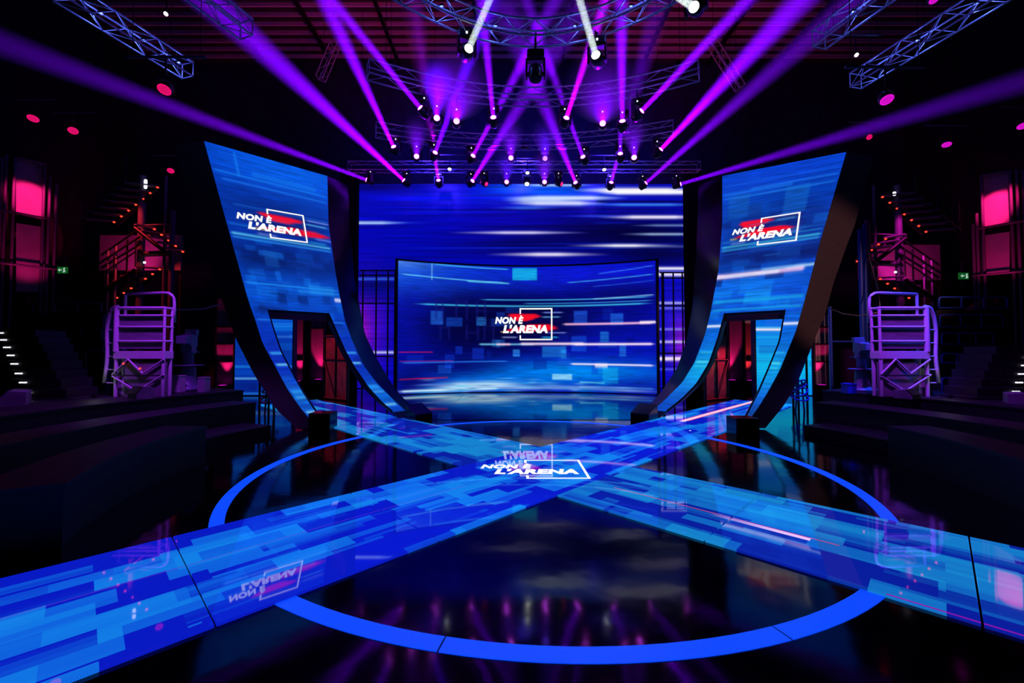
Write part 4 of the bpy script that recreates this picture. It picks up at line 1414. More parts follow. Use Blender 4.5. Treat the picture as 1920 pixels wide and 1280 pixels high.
for side, w in ((1, 'right'), (-1, 'left')):
    rostrum(side, 5.15, 5.75, 0.55, 1.5, -31, 'low curved black bench nearest the ring on the %s' % w)
    rostrum(side, 5.95, 6.72, 0.16, 24, -31, 'lowest curved black step between the two benches on the %s' % w)
    rostrum(side, 6.75, 7.45, 0.56, 26, -31, 'middle curved black platform on the %s' % w)
    rostrum(side, 8.1, 13.2, 0.72, 30, -31, 'wide black deck carrying the lift platform on the %s' % w)
DECK = 0.72

# ------------------------------------------------------------------ side LED screens and red-lit columns behind the towers
for side, px0, px1, lab in ((-1, 441, 548, 'left'), (1, 1418, 1521, 'right')):
    Yd = 15.9
    a, c = at(px0, 650, Yd), at(px1, 650, Yd)
    gx, gy = 50, 90
    U, V = np.meshgrid(np.linspace(0, 100, gx), np.linspace(560, 745, gy))
    cv = Canvas(U, V, (4, 60, 180) if side < 0 else (6, 130, 230))
    if side < 0:
        cv.blob(50, 600, 90, 20, (8, 90, 210), 0.8); cv.blob(50, 660, 90, 26, (4, 40, 140), 0.8); cv.blob(50, 730, 100, 20, (3, 20, 110), 0.8)
        for y, q in ((607, (30, 120, 230)), (612, (30, 110, 220)), (632, (60, 120, 220)), (690, (30, 150, 230)), (713, (130, 210, 245)), (742, (40, 140, 230))):
            cv.streak(-20, 120, y, 1.4, q, 0.9, 0.02)
    else:
        cv.blob(50, 600, 90, 16, (6, 90, 225), 0.8); cv.blob(50, 690, 120, 40, (6, 190, 235), 0.9)
        cv.streak(-60, 90, 618, 2.6, (255, 225, 240), 1.0, 0.05); cv.streak(-20, 120, 615, 1.2, (130, 230, 250), 0.9, 0.02)
        for y in (633, 655, 676, 700): cv.streak(-20, 120, y, 1.2, (30, 190, 240), 0.7, 0.02)
    cv.blocks(16, -10, 100, 565, 740, [(10, 80, 200), (14, 130, 235), (4, 40, 150)], 0.4, (20, 60), (6, 18))
    zt2 = 3.55
    t = thing('side_screen', 'narrow blue LED screen partly hidden behind the %s tower' % lab, 'LED screen', ((a.x + c.x) / 2, Yd, 0), 'side screens')
    P = np.array([[(a.x + (c.x - a.x) * u, Yd, zt2 + (0.03 - zt2) * v) for u in np.linspace(0, 1, gx)] for v in np.linspace(0, 1, gy)])
    led_grid('screen_face', P, cv.linear(), MAT['led'], t)
    box('cabinet', ((a.x + c.x) / 2, Yd + 0.16, zt2 / 2), (c.x - a.x + 0.06, 0.28, zt2 + 0.04), MAT['black'], t, bev=0.01)

UPL_BODY = lathe_mesh([(0.13, 0.0), (0.16, 0.03), (0.17, 0.2), (0.185, 0.24), (0.165, 0.25)], MAT['fixture'], 18, 'body')
UPL_FACE = lathe_mesh([(0.163, 0.245), (0.1, 0.262), (0.01, 0.265)], MAT['led_magenta'], 18, 'face')


def column_flat(px0, px1, pytop, Y, lab, up_px, up_py, rgb=PINK, energy=260, bars=(613, 645, 678), tone='flat'):
    a, c = at(px0, 650, Y), at(px1, 650, Y)
    zt3 = at(px0, pytop, Y).z
    t = thing('column_flat', lab, 'stage flat', ((a.x + c.x) / 2, Y, 0), 'pink-lit column flats')
    box('panel', ((a.x + c.x) / 2, Y + 0.06, zt3 / 2), (c.x - a.x, 0.1, zt3), MAT[tone], t, bev=0.0)
    for py in bars:
        z = at(px0, py, Y).z
        bar('batten', (a.x - 0.03, Y - 0.02, z), (c.x + 0.03, Y - 0.02, z), 0.035, MAT['black'], t)
    for x in (a.x, c.x):
        bar('edge_post', (x, Y - 0.02, 0), (x, Y - 0.02, zt3), 0.04, MAT['black'], t)
    p = at(up_px, up_py, Y - 0.25)
    u = thing('uplight', 'magenta uplight on the floor in front of ' + lab.split(' ', 2)[2] if False else 'round magenta uplight below the ' + lab, 'stage light', (p.x, p.y, 0), 'floor uplights')
    h = max(0.02, p.z - 0.25)
    box('flight_case', (p.x, p.y, h / 2), (0.42, 0.36, h), MAT['black'], u, bev=0.04)
    put(bpy.data.objects.new('lamp_body', UPL_BODY), u, Matrix.Translation((p.x, p.y, h)))
    put(bpy.data.objects.new('led_face', UPL_FACE), u, Matrix.Translation((p.x, p.y, h)))
    spot('uplight_lamp', (p.x, p.y, h + 0.28), (p.x * 0.9 + 0.05 * (a.x + c.x), Y + 0.12, zt3 + 1.0), rgb, energy * 0.9, 46, 0.5, 0.05, u)


column_flat(405, 440, 560, 16.6, 'pink-lit column left of the left tower', 417, 722)
column_flat(549, 570, 575, 18.6, 'narrow pink column seen in the left tower opening', 557, 714, bars=(675,))
column_flat(582, 608, 575, 18.2, 'broad pink column seen in the left tower opening', 597, 711, bars=(616,))
column_flat(1366, 1393, 575, 18.2, 'broad pink column seen in the right tower opening', 1373, 712, bars=())
column_flat(1396, 1417, 575, 18.6, 'narrow red column seen in the right tower opening', 1408, 713, RED, 240, (676,))
column_flat(1526, 1558, 590, 16.6, 'pink-lit column right of the right tower', 1541, 721)

# wooden flats beside the back ends of the runways
for side, pts, lab in ((-1, ((609, 747), (652, 752)), 'left'), (1, ((1322, 752), (1364, 748)), 'right')):
    a, c = ground(*pts[0]), ground(*pts[1])
    d = (c - a)
    nrm = Vector((d.y, -d.x, 0)).normalized()
    if nrm.y > 0: nrm = -nrm
    Hh = 2.2
    t = thing('timber_flat', 'red-lit timber flat with diagonal brace inside the %s tower' % lab, 'stage flat', (a + c) / 2, 'timber flats')
    prism('panel', [a, c, c + Vector((0, 0, Hh)), a + Vector((0, 0, Hh))], -nrm * 0.05, MAT['wood'], t)
    L1 = d.length
    for f in (0.0, 0.5, 1.0):
        p = a + d * f
        bar('stile', p + nrm * 0.03, p + nrm * 0.03 + Vector((0, 0, Hh)), 0.03, MAT['black'], t)
    for z in (0.05, 1.35, Hh - 0.05):
        bar('rail', a + nrm * 0.03 + Vector((0, 0, z)), c + nrm * 0.03 + Vector((0, 0, z)), 0.028, MAT['black'] if z > 0.1 else MAT['wood'], t)
    bar('diagonal_brace', (a if side < 0 else c) + nrm * 0.05 + Vector((0, 0, 1.33)), (a + c) / 2 + nrm * 0.05 + Vector((0, 0, 0.05)), 0.025, MAT['wood'], t)
    pr = (a + c) / 2 + nrm * 2.2 + Vector((0, 0, 0))
    lp = Vector((pr.x + side * 0.9, pr.y + 0.5, 3.2)) if side < 0 else (a + c) / 2 + Vector((1.5, 0.0, 1.9))
    spot('added_flat_light', lp, (a + c) / 2 + Vector((0, 0, 0.9)), (1.0, 0.02, 0.12), 130, 60, 0.6, 0.1, t)  # added red light without a fixture, brightens the flat

# ------------------------------------------------------------------ lift platforms
def lift(side, px0, px1, lab):
    Y = 9.0
    a, c = at(px0, 650, Y), at(px1, 650, Y)
    x0, x1 = min(a.x, c.x), max(a.x, c.x)
    D = 0.26
    t = thing('lift_platform', lab, 'work platform', ((x0 + x1) / 2, Y + D / 2, DECK), 'railed lift platforms')
    T, G = MAT['white_tube'], MAT['grey_panel']
    out = x0 if side < 0 else x1          # outer end
    inn = x1 if side < 0 else x0
    zp, zt4 = 1.66, 2.58
    box('platform', ((x0 + x1) / 2, Y + D / 2, zp - 0.07), (x1 - x0, D, 0.16), T, t, bev=0.02)
    for x in (x0 + 0.03, x1 - 0.03):
        for y in (Y + 0.03, Y + D - 0.03):
            k = 0.05 if (x < 0) == (side < 0) and abs(x - out) < 0.1 and y < Y + 0.1 else 0.028
            bar('post', (x, y, zp), (x, y, zt4), k, T, t)
    for z in (1.88, 2.18, 2.42, zt4):
        for y in (Y + 0.03, Y + D - 0.03):
            bar('rail', (x0, y, z), (x1, y, z), 0.02 if z < zt4 else 0.028, T, t)
        for x in (x0 + 0.03, x1 - 0.03):
            bar('rail', (x, Y, z), (x, Y + D, z), 0.02, T, t)
    for z0, z1 in ((1.72, 1.86), (1.90, 2.16), (2.20, 2.40)):
        box('infill_panel', ((x0 + x1) / 2, Y + 0.07, (z0 + z1) / 2), (x1 - x0 - 0.1, 0.02, z1 - z0), G, t, bev=0.0)
    # hoops: one at the outer end, one raised over the inner rear corner
    s = -1 if side < 0 else 1
    tube_path('hoop', bend([(out, Y + 0.1, zt4 + 0.04), (out + s * 0.16, Y + 0.1, zt4), (out + s * 0.24, Y + 0.1, 2.15), (out + s * 0.2, Y + 0.1, 1.5), (out + s * 0.26, Y + 0.1, 1.0)], 0.2), 0.035, T, t)
    tube_path('hoop', bend([(out, Y + D, zt4 + 0.32), (inn - s * -0.02, Y + D, zt4 + 0.36), (inn, Y + D, zt4 - 0.3)], 0.22), 0.03, T, t)
    bar('post', (out, Y + D, zp), (out, Y + D, zt4 + 0.32), 0.028, T, t)
    # mast and scissor frame underneath
    for x in (x0 + 0.04, x1 - 0.04):
        bar('lower_post', (x, Y + 0.04, DECK), (x, Y + 0.04, zp - 0.15), 0.035, T, t)
        bar('lower_post', (x, Y + D - 0.04, DECK), (x, Y + D - 0.04, zp - 0.15), 0.035, T, t)
    zz = zp - 0.16
    xm = (x0 + x1) / 2
    for p, q in (((x0, zz - 0.32), (x0 + 0.32, zz)), ((x0 + 0.32, zz), (xm + 0.1, zz - 0.3)), ((xm + 0.1, zz - 0.3), (x1, zz)), ((x0, zz - 0.35), (xm, DECK + 0.1)), ((xm - 0.2, DECK), (x1, zz - 0.32))):
        bar('cross_brace', (p[0], Y - 0.0, p[1]), (q[0], Y - 0.0, q[1]), 0.018, T, t)
    bar('cross_brace', (x0, Y, zz - 0.34), (x1, Y, zz - 0.34), 0.014, MAT['black'], t)
    box('skirt_panel', (xm + (0.12 if side < 0 else -0.12), Y + 0.06, (DECK + zz - 0.34) / 2 + 0.14), ((x1 - x0) * 0.8, 0.04, zz - 0.06 - DECK), G, t, bev=0.0)
    box('skirt_panel', (out - s * 0.14, Y + 0.12, (DECK + zz - 0.34) / 2), ((x1 - x0) * 0.2, 0.04, zz - 0.34 - DECK), MAT['pale_panel'], t, bev=0.0)
    # short braced box leg at the outer end
    ox = out + s * 0.12
    box('leg_panel', (ox, Y + 0.3, DECK + 0.3), (0.22, 0.04, 0.56), MAT['pale_panel'], t, bev=0.0)
    for p, q in (((-0.12, 0.56), (-0.06, 0.3)), ((-0.06, 0.3), (0.12, 0.56)), ((-0.12, 0.0), (0.12, 0.28)), ((-0.12, 0.29), (0.12, 0.29)), ((-0.12, 0), (-0.12, 0.56)), ((0.12, 0), (0.12, 0.56))):
        bar('leg_brace', (ox + p[0], Y + 0.25, DECK + p[1]), (ox + q[0], Y + 0.25, DECK + q[1]), 0.02, MAT['black'], t)
    WL = bpy.data.lights.new('added_work_light', 'POINT'); WL.color = (0.9, 1.0, 0.92); WL.energy = 0.5; WL.shadow_soft_size = 0.05  # white point light added to brighten the pale leg panel
    put(bpy.data.objects.new('added_work_light', WL), t, Matrix.Translation((ox - s * 0.02, Y - 0.25, DECK + 0.42)))
    box('work_lamp', (ox - s * 0.02, Y - 0.28, DECK + 0.04), (0.06, 0.06, 0.06), MAT['fixture'], t)  # dummy box standing in for the added white light
    # ladder rungs
    for k in range(5):
        z = 1.0 + k * 0.28
        bar('rung', (out, Y + 0.1, z), (out + s * 0.2, Y + 0.1, z), 0.014, T, t)
    for k in range(3):
        p = Vector((x0 + 0.25 + 0.35 * k, Y - 0.03, zp - 0.25 - 0.1 * (k % 2)))
        if side < 0 and k < 2: box('warning_lamp', p, (0.035, 0.03, 0.035), MAT['led_red'], t, bev=0.3)
    return t


lift(-1, 212, 308, 'purple-lit lift platform with white guard rails left of the left tower')
lift(1, 1650, 1744, 'purple-lit lift platform with white guard rails right of the right tower')

# ------------------------------------------------------------------ stair towers with red step lamps
def stair_tower(side, lab):
    Y = 16.0
    fx = (lambda p: p) if side < 0 else (lambda p: 1950 - p)
    fy = (lambda q: q) if side < 0 else (lambda q: q + 18)
    A = lambda px, py, yy=Y: at(fx(px), fy(py), yy)
    base = A(268, 640)
    t = thing('stair_tower', lab, 'staircase', (base.x, base.y, 0), 'stair towers')
    s = side
    G = MAT['grey_tube']
    for px, r, pt in ((268, 0.12, 330), (324, 0.09, 395), (312, 0.05, 330)):
        p = A(px, pt)
        bar('column', (p.x, Y, 0), (p.x, Y, p.z), r, G, t, 14)
    for py, r in ((476, 0.11), (441, 0.03), (422, 0.03)):
        p, q = A(272, py), A(322, py - 2)
        bar('beam', p, q, r, G, t)

    def flight(p0, p1, n, wv, lamps=True, hand=True):
        p0, p1, wv = Vector(p0), Vector(p1), Vector(wv)
        d = (p1 - p0)
        az = math.atan2(wv.y, wv.x)
        for k in range(n):
            c = p0 + d * (k / (n - 1)) + wv * 0.5
            tr = box('tread', c, (wv.length, 0.26, 0.04), MAT['grey_panel'], t, rotz=az, bev=0.04)
            if lamps:
                e = p0 + d * (k / (n - 1)) + Vector((0, -0.06, -0.05))
                put(bpy.data.objects.new('step_lamp', box_mesh(MAT['led_red'], 0.3)), tr, Matrix.Translation(e) @ Matrix.Diagonal((0.075, 0.06, 0.055, 1)))
        for o in (Vector((0, 0, -0.12)), wv + Vector((0, 0, -0.12))):
            bar('stringer', p0 + o, p1 + o, 0.07, MAT['black'], t, 6)
        if hand:
            for h in (0.55, 1.0):
                bar('handrail', p0 + wv + Vector((0, 0, h)), p1 + wv + Vector((0, 0, h)), 0.025, MAT['black'], t)
            for f in (0, 0.5, 1):
                bar('baluster', p0 + wv + d * f, p0 + wv + d * f + Vector((0, 0, 1.0)), 0.022, MAT['black'], t)
    W = Vector((-s * -0.95, -0.35, 0))
    flight(A(217, 415), A(298, 350), 7, (W.x, W.y, 0))
    flight(A(345, 470), A(292, 428), 5, (0.0 - s * -0.35, -0.5, 0), True, False)
    flight(A(222, 556), A(302, 503), 7, (W.x * 0.7, W.y, 0))
    # dark railing of the lower flight against the lit wall
    for dy in (0, 16, 30):
        bar('handrail', A(190, 478 + dy * 0.8, Y - 0.3), A(262, 428 + dy, Y - 0.3), 0.035, MAT['black'], t)
    for px in (204, 219, 239):
        p = A(px, 470 - (px - 204) * 0.6, Y - 0.3)
        bar('baluster', (p.x, p.y, p.z), (p.x, p.y, p.z - 2.6), 0.03, MAT['white_tube'] if px != 239 else MAT['black'], t)
    # lamps on the column
    p = A(273, 345, Y - 0.18)
    box('work_lamp', p, (0.10, 0.06, 0.35 if side < 0 else 0.14), MAT['led_white'], t, bev=0.2)
    p = A(271, 492, Y - 0.18)
    box('work_lamp', p, (0.08, 0.06, 0.08), MAT['led_white'], t, bev=0.3)
    return t


stair_tower(-1, 'grey steel stair tower with red step lamps behind the left lift platform')
stair_tower(1, 'grey steel stair tower with red step lamps behind the right lift platform')

# wall panels behind the stairs and the red lit bays at the picture edges
def wall_panel(name, lab, quad, Y0, Y1, mat, thick=0.06, group=None):
    """quad in drawn points: left-top, right-top, right-bottom, left-bottom with depth Y0 at left, Y1 at right"""
    a, c, d, e = at(*quad[0], Y0), at(*quad[1], Y1), at(*quad[2], Y1), at(*quad[3], Y0)
    nrm = (c - a).cross(e - a).normalized()
    if nrm.y < 0: nrm = -nrm
    return a, c, d, e, nrm


for side, lab in ((-1, 'left'), (1, 'right')):
    f = (lambda p: p) if side < 0 else (lambda p: 1950 - p)
    g = (lambda q: q) if side < 0 else (lambda q: q + 18)
    a, c = at(f(185), g(440), 17.6), at(f(338), g(440), 17.6)
    x0, x1 = min(a.x, c.x), max(a.x, c.x)
    z0, z1 = at(500, g(506), 17.6).z, a.z
    t = thing('wall_board', 'magenta-lit wall board behind the %s stair tower' % lab, 'wall panel', ((x0 + x1) / 2, 17.7, 0), 'lit wall boards')
    box('board', ((x0 + x1) / 2, 17.7, (z0 + z1) / 2), (x1 - x0, 0.08, z1 - z0), MAT['flat'], t, bev=0.0)
    for x in (x0 + 0.1, x1 - 0.1):
        bar('prop', (x, 17.8, 0), (x, 17.8, z1), 0.05, MAT['black'], t)
    par = spot('board_lamp', ((x0 + x1) / 2 - side * 0.5, 16.6, z0 - 0.3), ((x0 + x1) / 2 + side * 0.2, 17.7, (z0 + z1) / 2 + 0.2), (1.0, 0.02, 0.30) if side < 0 else (0.9, 0.02, 0.38), 120, 110, 0.8, 0.2, t)
    box('lamp_housing', ((x0 + x1) / 2 - side * 0.5, 16.6, z0 - 0.48), (0.3, 0.2, 0.2), MAT['fixture'], t)
    bar('lamp_stand', ((x0 + x1) / 2 - side * 0.5, 16.6, 0), ((x0 + x1) / 2 - side * 0.5, 16.6, z0 - 0.5), 0.03, MAT['black'], t)

for side in (-1, 1):
    # bay: tube frame, two boards with a dark gap between them
    lab = 'left' if side < 0 else 'right'
    if side < 0:
        X = [30, 83]; Ys = [15.4, 16.0]; tops = [(297, 309), (418, 426)]; bots = [(400, 411), (546, 548)]
        posts = [(4, 295), (12, 290), (28, 296), (84, 308), (94, 330), (106, 345)]; hor = [((-6, 392), (97, 411)), ((-6, 492), (106, 505))]
    else:
        X = [1841, 1893]; Ys = [16.0, 15.4]; tops = [(331, 322), (442, 434)]; bots = [(426, 419), (515, 508)]
        posts = [(1824, 420), (1831, 400), (1840, 330), (1894, 318), (1906, 318), (1918, 318)]; hor = [((1830, 429), (1925, 413)), ((1822, 517), (1925, 508))]
    Yf = lambda px: Ys[0] + (Ys[1] - Ys[0]) * (px - X[0]) / (X[1] - X[0])
    t = thing('lit_bay', 'tall hot-pink lit wall bay in a tube frame at the %s picture edge' % lab, 'wall panel', at((X[0] + X[1]) / 2, 600, 15.8).xy.to_3d(), 'hot-pink wall bays')
    for (tp, bt) in zip(tops, bots):
        q = [at(X[0], tp[0], Ys[0]), at(X[1], tp[1], Ys[1]), at(X[1], bt[1], Ys[1]), at(X[0], bt[0], Ys[0])]
        prism('board', q, Vector((side * 0.05, 0.07, 0)), MAT['flat'], t)
    for px, py in posts:
        p = at(px, py, Yf(px) - 0.12)
        bar('post', (p.x, p.y, 0), (p.x, p.y, p.z), 0.045, MAT['grey_tube'], t)
    for (p0, p1) in hor:
        bar('cross_rail', at(*p0, Yf(p0[0]) - 0.15), at(*p1, Yf(p1[0]) - 0.15), 0.04, MAT['grey_tube'], t)
    bl = at((X[0] + X[1]) / 2, 560, 14.6)
    spot('added_bay_light', bl, at((X[0] + X[1]) / 2, 470, 15.75), (1.0, 0.012, 0.24), 160, 50, 0.8, 0.1, t)  # wide pink light added for the lower board, with housing and stand
    box('lamp_housing', bl + Vector((0, -0.12, -0.1)), (0.24, 0.16, 0.18), MAT['fixture'], t)
    bar('lamp_stand', (bl.x, bl.y - 0.12, 0), (bl.x, bl.y - 0.12, bl.z - 0.15), 0.025, MAT['fixture'], t)
    bar('top_rail', at(X[0], tops[0][0] - 2, Ys[0] - 0.15), at(X[1] + 2, tops[0][1] - 2, Ys[1] - 0.15), 0.045, MAT['grey_tube'], t)

# exit signs
for px, py, side, dim in ((116, 506, -1, 1), (1808, 517, 1, 1)):
    p = at(px, py, 15.8)
    t = thing('exit_sign', 'small green exit sign with running figure and arrow by the %s pink bay' % ('left' if side < 0 else 'right'), 'exit sign', (p.x, p.y, p.z), 'exit signs')
    box('sign_box', (p.x, p.y + 0.03, p.z), (0.34, 0.06, 0.24), MAT['exit_green'], t, bev=0.02)
    q = lambda x, z: Vector((p.x + x, p.y - 0.012, p.z + z))
    prism('arrow', [q(-0.14, 0.0), q(-0.07, 0.06), q(-0.07, 0.02), q(0.0, 0.02), q(0.0, -0.02), q(-0.07, -0.02), q(-0.07, -0.06)], Vector((0, 0.01, 0)), MAT['exit_white'], t)
    prism('running_figure', [q(0.04, -0.09), q(0.07, -0.01), q(0.05, 0.05), q(0.09, 0.09), q(0.13, 0.06), q(0.10, 0.02), q(0.14, -0.05), q(0.10, -0.09)], Vector((0, 0.01, 0)), MAT['exit_white'], t)
    bar('bracket', (p.x, p.y + 0.05, p.z + 0.1), (p.x, p.y + 0.05, p.z + 0.6), 0.015, MAT['black'], t)
    bar('pole', (p.x, p.y + 0.08, 0), (p.x, p.y + 0.08, p.z + 0.6), 0.03, MAT['black'], t)

# ------------------------------------------------------------------ audience steps with white nosing lamps
for side in (-1, 1):
    lab = 'left' if side < 0 else 'right'
    dots = [(62, 755), (51, 736), (42, 717), (34, 700), (26, 682), (19, 666), (12, 651), (5, 637), (-1, 624)] if side < 0 else [(1899, 752), (1906, 734), (1912, 717), (1917, 701), (1923, 685), (1929, 670), (1936, 655)]
    n = len(dots)
    Yd = [8.4 + 0.12 * k for k in range(n)]
    t = thing('audience_steps', 'dark audience steps with white lamp dashes at the %s edge' % lab, 'steps', (at(*dots[0], 8.4).x, 8.4, DECK), 'audience steps')
    for k, (px, py) in enumerate(dots):
        p = at(px, py, Yd[k])
        zt5 = p.z + 0.07
        zb5 = DECK
        wd = 2.2
        c = Vector((p.x, p.y, 0))
        box('step', (c.x + side * 0.35, c.y + 0.35, (zt5 + zb5) / 2), (wd, 0.66, zt5 - zb5), MAT['rostrum'], t, bev=0.01)
        for e in (-0.036, 0.036):
            box('step_lamp', (p.x + e * 1.15, p.y + 0.01, p.z), (0.055, 0.03, 0.026), MAT['led_white'], t, bev=0.1)

# guard frames of the seating stand on the right and left
for side in (-1, 1):
    lab = 'left' if side < 0 else 'right'
    rows = ([(1760, 1888, 557, 577), (1762, 1880, 590, 612), (1766, 1862, 624, 645), (1766, 1852, 663, 680), (1766, 1820, 708, 748)] if side > 0 else
            [(60, 190, 568, 584), (78, 190, 616, 634), (95, 195, 657, 690), (112, 195, 705, 720)])
    t = thing('seating_frames', 'dark tubular frames of the seating stand beside the %s steps' % lab, 'seating stand', at(1815 if side > 0 else 130, 700, 10.4).xy.to_3d() + Vector((0, 0, DECK)), 'seating stands')
    mat = MAT['blue_lit_tube'] if side > 0 else MAT['grey_tube']
    for k, (x0, x1, y0, y1) in enumerate(rows):
        Yk = 10.9 - 0.12 * k
        a, c = at(x0, y0, Yk), at(x1, y0, Yk); e = at(x0, y1, Yk).z
        tube_path('guard_rail', bend([(a.x, Yk, e), (a.x, Yk, a.z), (c.x, Yk, a.z), (c.x, Yk, e)], 0.08), 0.022, mat, t)
        bar('lower_rail', (a.x, Yk, e), (c.x, Yk, e), 0.018, mat, t)
        for f in (0.33, 0.66):
            x = a.x + (c.x - a.x) * f
            bar('upright', (x, Yk, e), (x, Yk, a.z), 0.018, mat, t)
        box('seat_row', ((a.x + c.x) / 2, Yk + 0.4, (e + DECK) / 2 - 0.05), (abs(c.x - a.x), 0.7, max(0.1, e - DECK)), MAT['rostrum'], t, bev=0.01)

# ------------------------------------------------------------------ studio cameras on pedestals
PED = lathe_mesh([(0.34, 0.0), (0.36, 0.06), (0.30, 0.10), (0.20, 0.14), (0.17, 0.3), (0.16, 0.55), (0.15, 0.58), (0.13, 0.62)], MAT['camera_body'], 20, 'pedestal')
RINGW = lathe_mesh([(0.30, 0.0), (0.34, 0.015), (0.30, 0.03), (0.14, 0.035), (0.10, 0.05)], MAT['camera_body'], 24, 'steering')


def studio_camera(px, py_base, Y, zfloor, label, turn, s=1.0):
    p = at(px, py_base, Y); p.z = zfloor
    t = thing('studio_camera', label, 'TV camera', p, 'studio cameras')
    M0 = Matrix.Translation(p) @ Matrix.Rotation(turn, 4, 'Z') @ Matrix.Diagonal((s, s, s, 1))
    put(bpy.data.objects.new('pedestal', PED), t, M0)
    put(bpy.data.objects.new('steering_ring', RINGW), t, M0 @ Matrix.Translation((0, 0, 0.62)))
    put(bpy.data.objects.new('column', lathe_mesh([(0.12, 0.62), (0.11, 0.92), (0.16, 0.94), (0.16, 1.0)], MAT['camera_body'], 16)), t, M0)

    def bx(nm, c, sz, mat, par=t):
        return put(bpy.data.objects.new(nm, box_mesh(mat, 0.08)), par, M0 @ Matrix.Translation(c) @ Matrix.Diagonal((*sz, 1)))
    bx('pan_head', (0, 0, 1.05), (0.26, 0.30, 0.14), MAT['camera_body'])
    b_ = bx('camera_body', (0, 0.02, 1.26), (0.24, 0.5, 0.3), MAT['camera_body'])
    bx('lens_hood', (0, -0.38, 1.27), (0.22, 0.34, 0.2), MAT['camera_body'], b_)
    bx('viewfinder', (0, 0.2, 1.48), (0.26, 0.2, 0.15), MAT['camera_body'], b_)
    bx('tally_lamp', (0, -0.1, 1.44), (0.1, 0.06, 0.05), MAT['camera_body'], b_)
    for e in (-1, 1):
        put(bpy.data.objects.new('pan_bar', cyl_mesh(MAT['camera_body'])), t, M0 @ Matrix.Translation((e * 0.12, 0.1, 1.06)) @ Matrix.Rotation(e * 0.35, 4, 'Z') @ Matrix.Rotation(-1.75, 4, 'X') @ Matrix.Diagonal((0.016, 0.016, 0.55, 1)))
    return t


studio_camera(1617, 738, 10.2, DECK, 'blue-lit studio camera on a pedestal in front of the right stairs', -0.35, 0.82)
studio_camera(352, 738, 10.4, DECK, 'dark studio camera on a pedestal beside the left lift platform', 0.35, 0.95)

# ------------------------------------------------------------------ wedges, boxes and cables
def wedge(px, py, Y, z, w, d, h, rz, label, mat):
    p = at(px, py, Y)
    R = Matrix.Rotation(rz, 3, 'Z')
    t = thing('floor_monitor', label, 'speaker', (p.x, p.y, z), 'floor monitor wedges')
    prof = [(-d / 2, 0), (d / 2, 0), (d / 2, h * 0.35), (d * 0.1, h), (-d / 2, h * 0.9)]
    prism('cabinet', [Vector((p.x, p.y, z)) + R @ Vector((-w / 2, q[0], q[1])) for q in prof], R @ Vector((w, 0, 0)), mat, t)
    gr = [(d / 2 - 0.0, h * 0.37), (d * 0.12, h * 0.97)]
    n = R @ Vector((0, 0.75, 0.66))
    pts = [Vector((p.x, p.y, z)) + R @ Vector((sx * w * 0.45, q[0], q[1])) + n * 0.01 for sx, q in ((-1, gr[0]), (1, gr[0]), (1, gr[1]), (-1, gr[1]))]
    prism('grille', pts, n * 0.012, MAT['rubber'], t)


wedge(265, 740, 8.75, DECK, 0.46, 0.3, 0.24, 2.6, 'red-lit wedge monitor at the foot of the left lift platform', MAT['grey_panel'])
wedge(25, 772, 7.7, DECK, 0.62, 0.36, 0.26, 2.3, 'purple-lit wedge monitor below the left audience steps', MAT['grey_panel'])
wedge(1700, 735, 8.75, DECK, 0.46, 0.3, 0.18, -2.6, 'purple-lit wedge monitor at the foot of the right lift platform', MAT['grey_panel'])
wedge(1912, 762, 7.9, DECK, 0.5, 0.34, 0.2, -2.3, 'purple-lit wedge monitor below the right audience steps', MAT['grey_panel'])
for px, w, h, lab in ((310, 0.12, 0.36, 'slim'), (333, 0.22, 0.36, 'wide'), (382, 0.16, 0.32, 'dim violet')):
    p = at(px, 735, 10.0)
    t = thing('storage_box', '%s pale storage box standing right of the left lift platform' % lab, 'box', (p.x, p.y, DECK), 'pale storage boxes')
    box('carton', (p.x, p.y, DECK + h / 2), (w, 0.2, h), MAT['pale_panel'], t, bev=0.02)
    box('lid', (p.x, p.y, DECK + h + 0.012), (w + 0.015, 0.215, 0.03), MAT['pale_panel'], t, bev=0.05)
p = at(1592, 747, 9.7)
t = thing('storage_box', 'small blue-lit box at the edge of the right deck', 'box', (p.x, p.y, DECK), 'pale storage boxes')
box('carton', (p.x, p.y, DECK + 0.1), (0.2, 0.2, 0.2), MAT['blue_lit_tube'], t, bev=0.03)
box('lid', (p.x, p.y, DECK + 0.21), (0.215, 0.215, 0.03), MAT['blue_lit_tube'], t, bev=0.05)
# hanging cables next to the stairs
tag(tube_path('cable', [at(1625, 440, 14.5), at(1632, 490, 14.2), at(1645, 540, 13.8), at(1650, 568, 13.5), at(1655, 640, 13.5), ground(1656, 738, 0.74)], 0.02, MAT['grey_tube']), 'thin violet-lit cable hanging left of the right stair tower', 'cable')
tag(tube_path('cable', [at(1556, 578, 12.5), at(1580, 588, 12.2), at(1610, 592, 12), at(1650, 585, 11.6)], 0.018, MAT['grey_tube']), 'slack cable strung between post and right lift platform', 'cable')
tag(tube_path('cable', [at(306, 577, 9.9), at(340, 581, 10.6), at(380, 579, 11), at(412, 571, 11.4)], 0.018, MAT['grey_tube']), 'slack cable strung from the left lift platform to the tower', 'cable')
t = thing('tall_post', 'tall blue-lit post right of the right tower', 'post', ground(1557, 745, 0.0), 'tall posts')
for px, pt, r in ((1556, 575, 0.05), (1612, 430, 0.07), (1620, 420, 0.05)):
    p = at(px, pt, 14.5)
    bar('pole' if px != 1556 else 'front_pole', (p.x, p.y, 0), p, r, MAT['blue_lit_tube'], t)
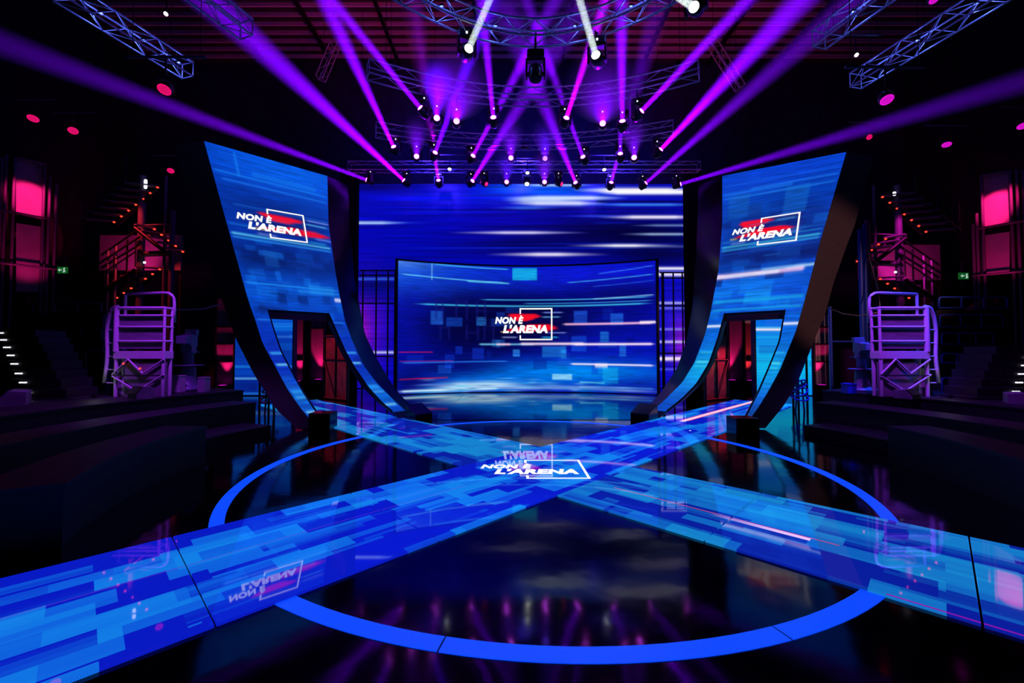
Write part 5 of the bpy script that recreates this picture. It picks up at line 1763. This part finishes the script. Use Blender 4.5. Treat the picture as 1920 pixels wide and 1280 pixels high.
bar('cross_bar', at(1556, 640, 14.5), at(1620, 640, 14.5), 0.03, MAT['blue_lit_tube'], t)
# wires and small gear piled behind the tower feet
for side, px, py, lab in ((-1, 505, 778, 'left'), (1, 1500, 772, 'right')):
    p = ground(px, py)
    t = thing('cable_coil', 'tangled cable coil on a stand behind the %s tower foot' % lab, 'cable', p, 'cable coils')
    for k in range(4):
        pts = [p + Vector((0.22 * math.cos(a) * (1 - 0.12 * k), 0.16 * math.sin(a), 0.42 + 0.12 * k + 0.1 * math.sin(a * 1 + k))) for a in np.linspace(0, 2 * math.pi, 16)[:-1]]
        tube_path('loop', pts, 0.022, MAT['wood'] if side < 0 else MAT['blue_lit_tube'], t, closed=True)
    for e in (-0.12, 0.12):
        bar('stand_leg', p + Vector((e, 0, 0)), p + Vector((e * 0.5, 0, 0.85)), 0.025, MAT['grey_tube'], t)
    for k, e in enumerate((side * 0.3, side * 0.55, side * 0.15)):
        bar('support_pole', p + Vector((e, 0.5, 0)), p + Vector((e, 0.5, 1.9 - 0.3 * k)), 0.03, MAT['black'], t)
    spot('coil_lamp', p + Vector((side * 0.6, -0.9, 0.12)), p + Vector((0, 0, 0.5)), RED if side < 0 else (0.2, 0.15, 1), 45, 70, 0.6, 0.05, t)
    box('lamp_housing', p + Vector((side * 0.6, -0.96, 0.06)), (0.1, 0.1, 0.1), MAT['fixture'], t)

# unseen lamp added over the right benches to warm the right tower flank
P0 = Vector((10.5, 3.0, 7.5))
t = thing('added_flood_lamp', 'added unseen warm flood lamp hanging over the right audience', 'stage light', P0)
box('lamp_housing', P0 + Vector((0.1, -0.15, 0.1)), (0.35, 0.3, 0.35), MAT['fixture'], t)
bar('hanging_pipe', P0 + Vector((0.1, -0.15, 0.2)), (P0.x + 0.1, P0.y - 0.15, ZC - 0.02), 0.02, MAT['fixture'], t)
spot('added_flood_light', P0 + Vector((-0.12, 0.12, 0)), tower_pt(1, 4.2, -3.6), (1.0, 0.42, 0.42), 2600, 32, 0.6, 0.1, t)
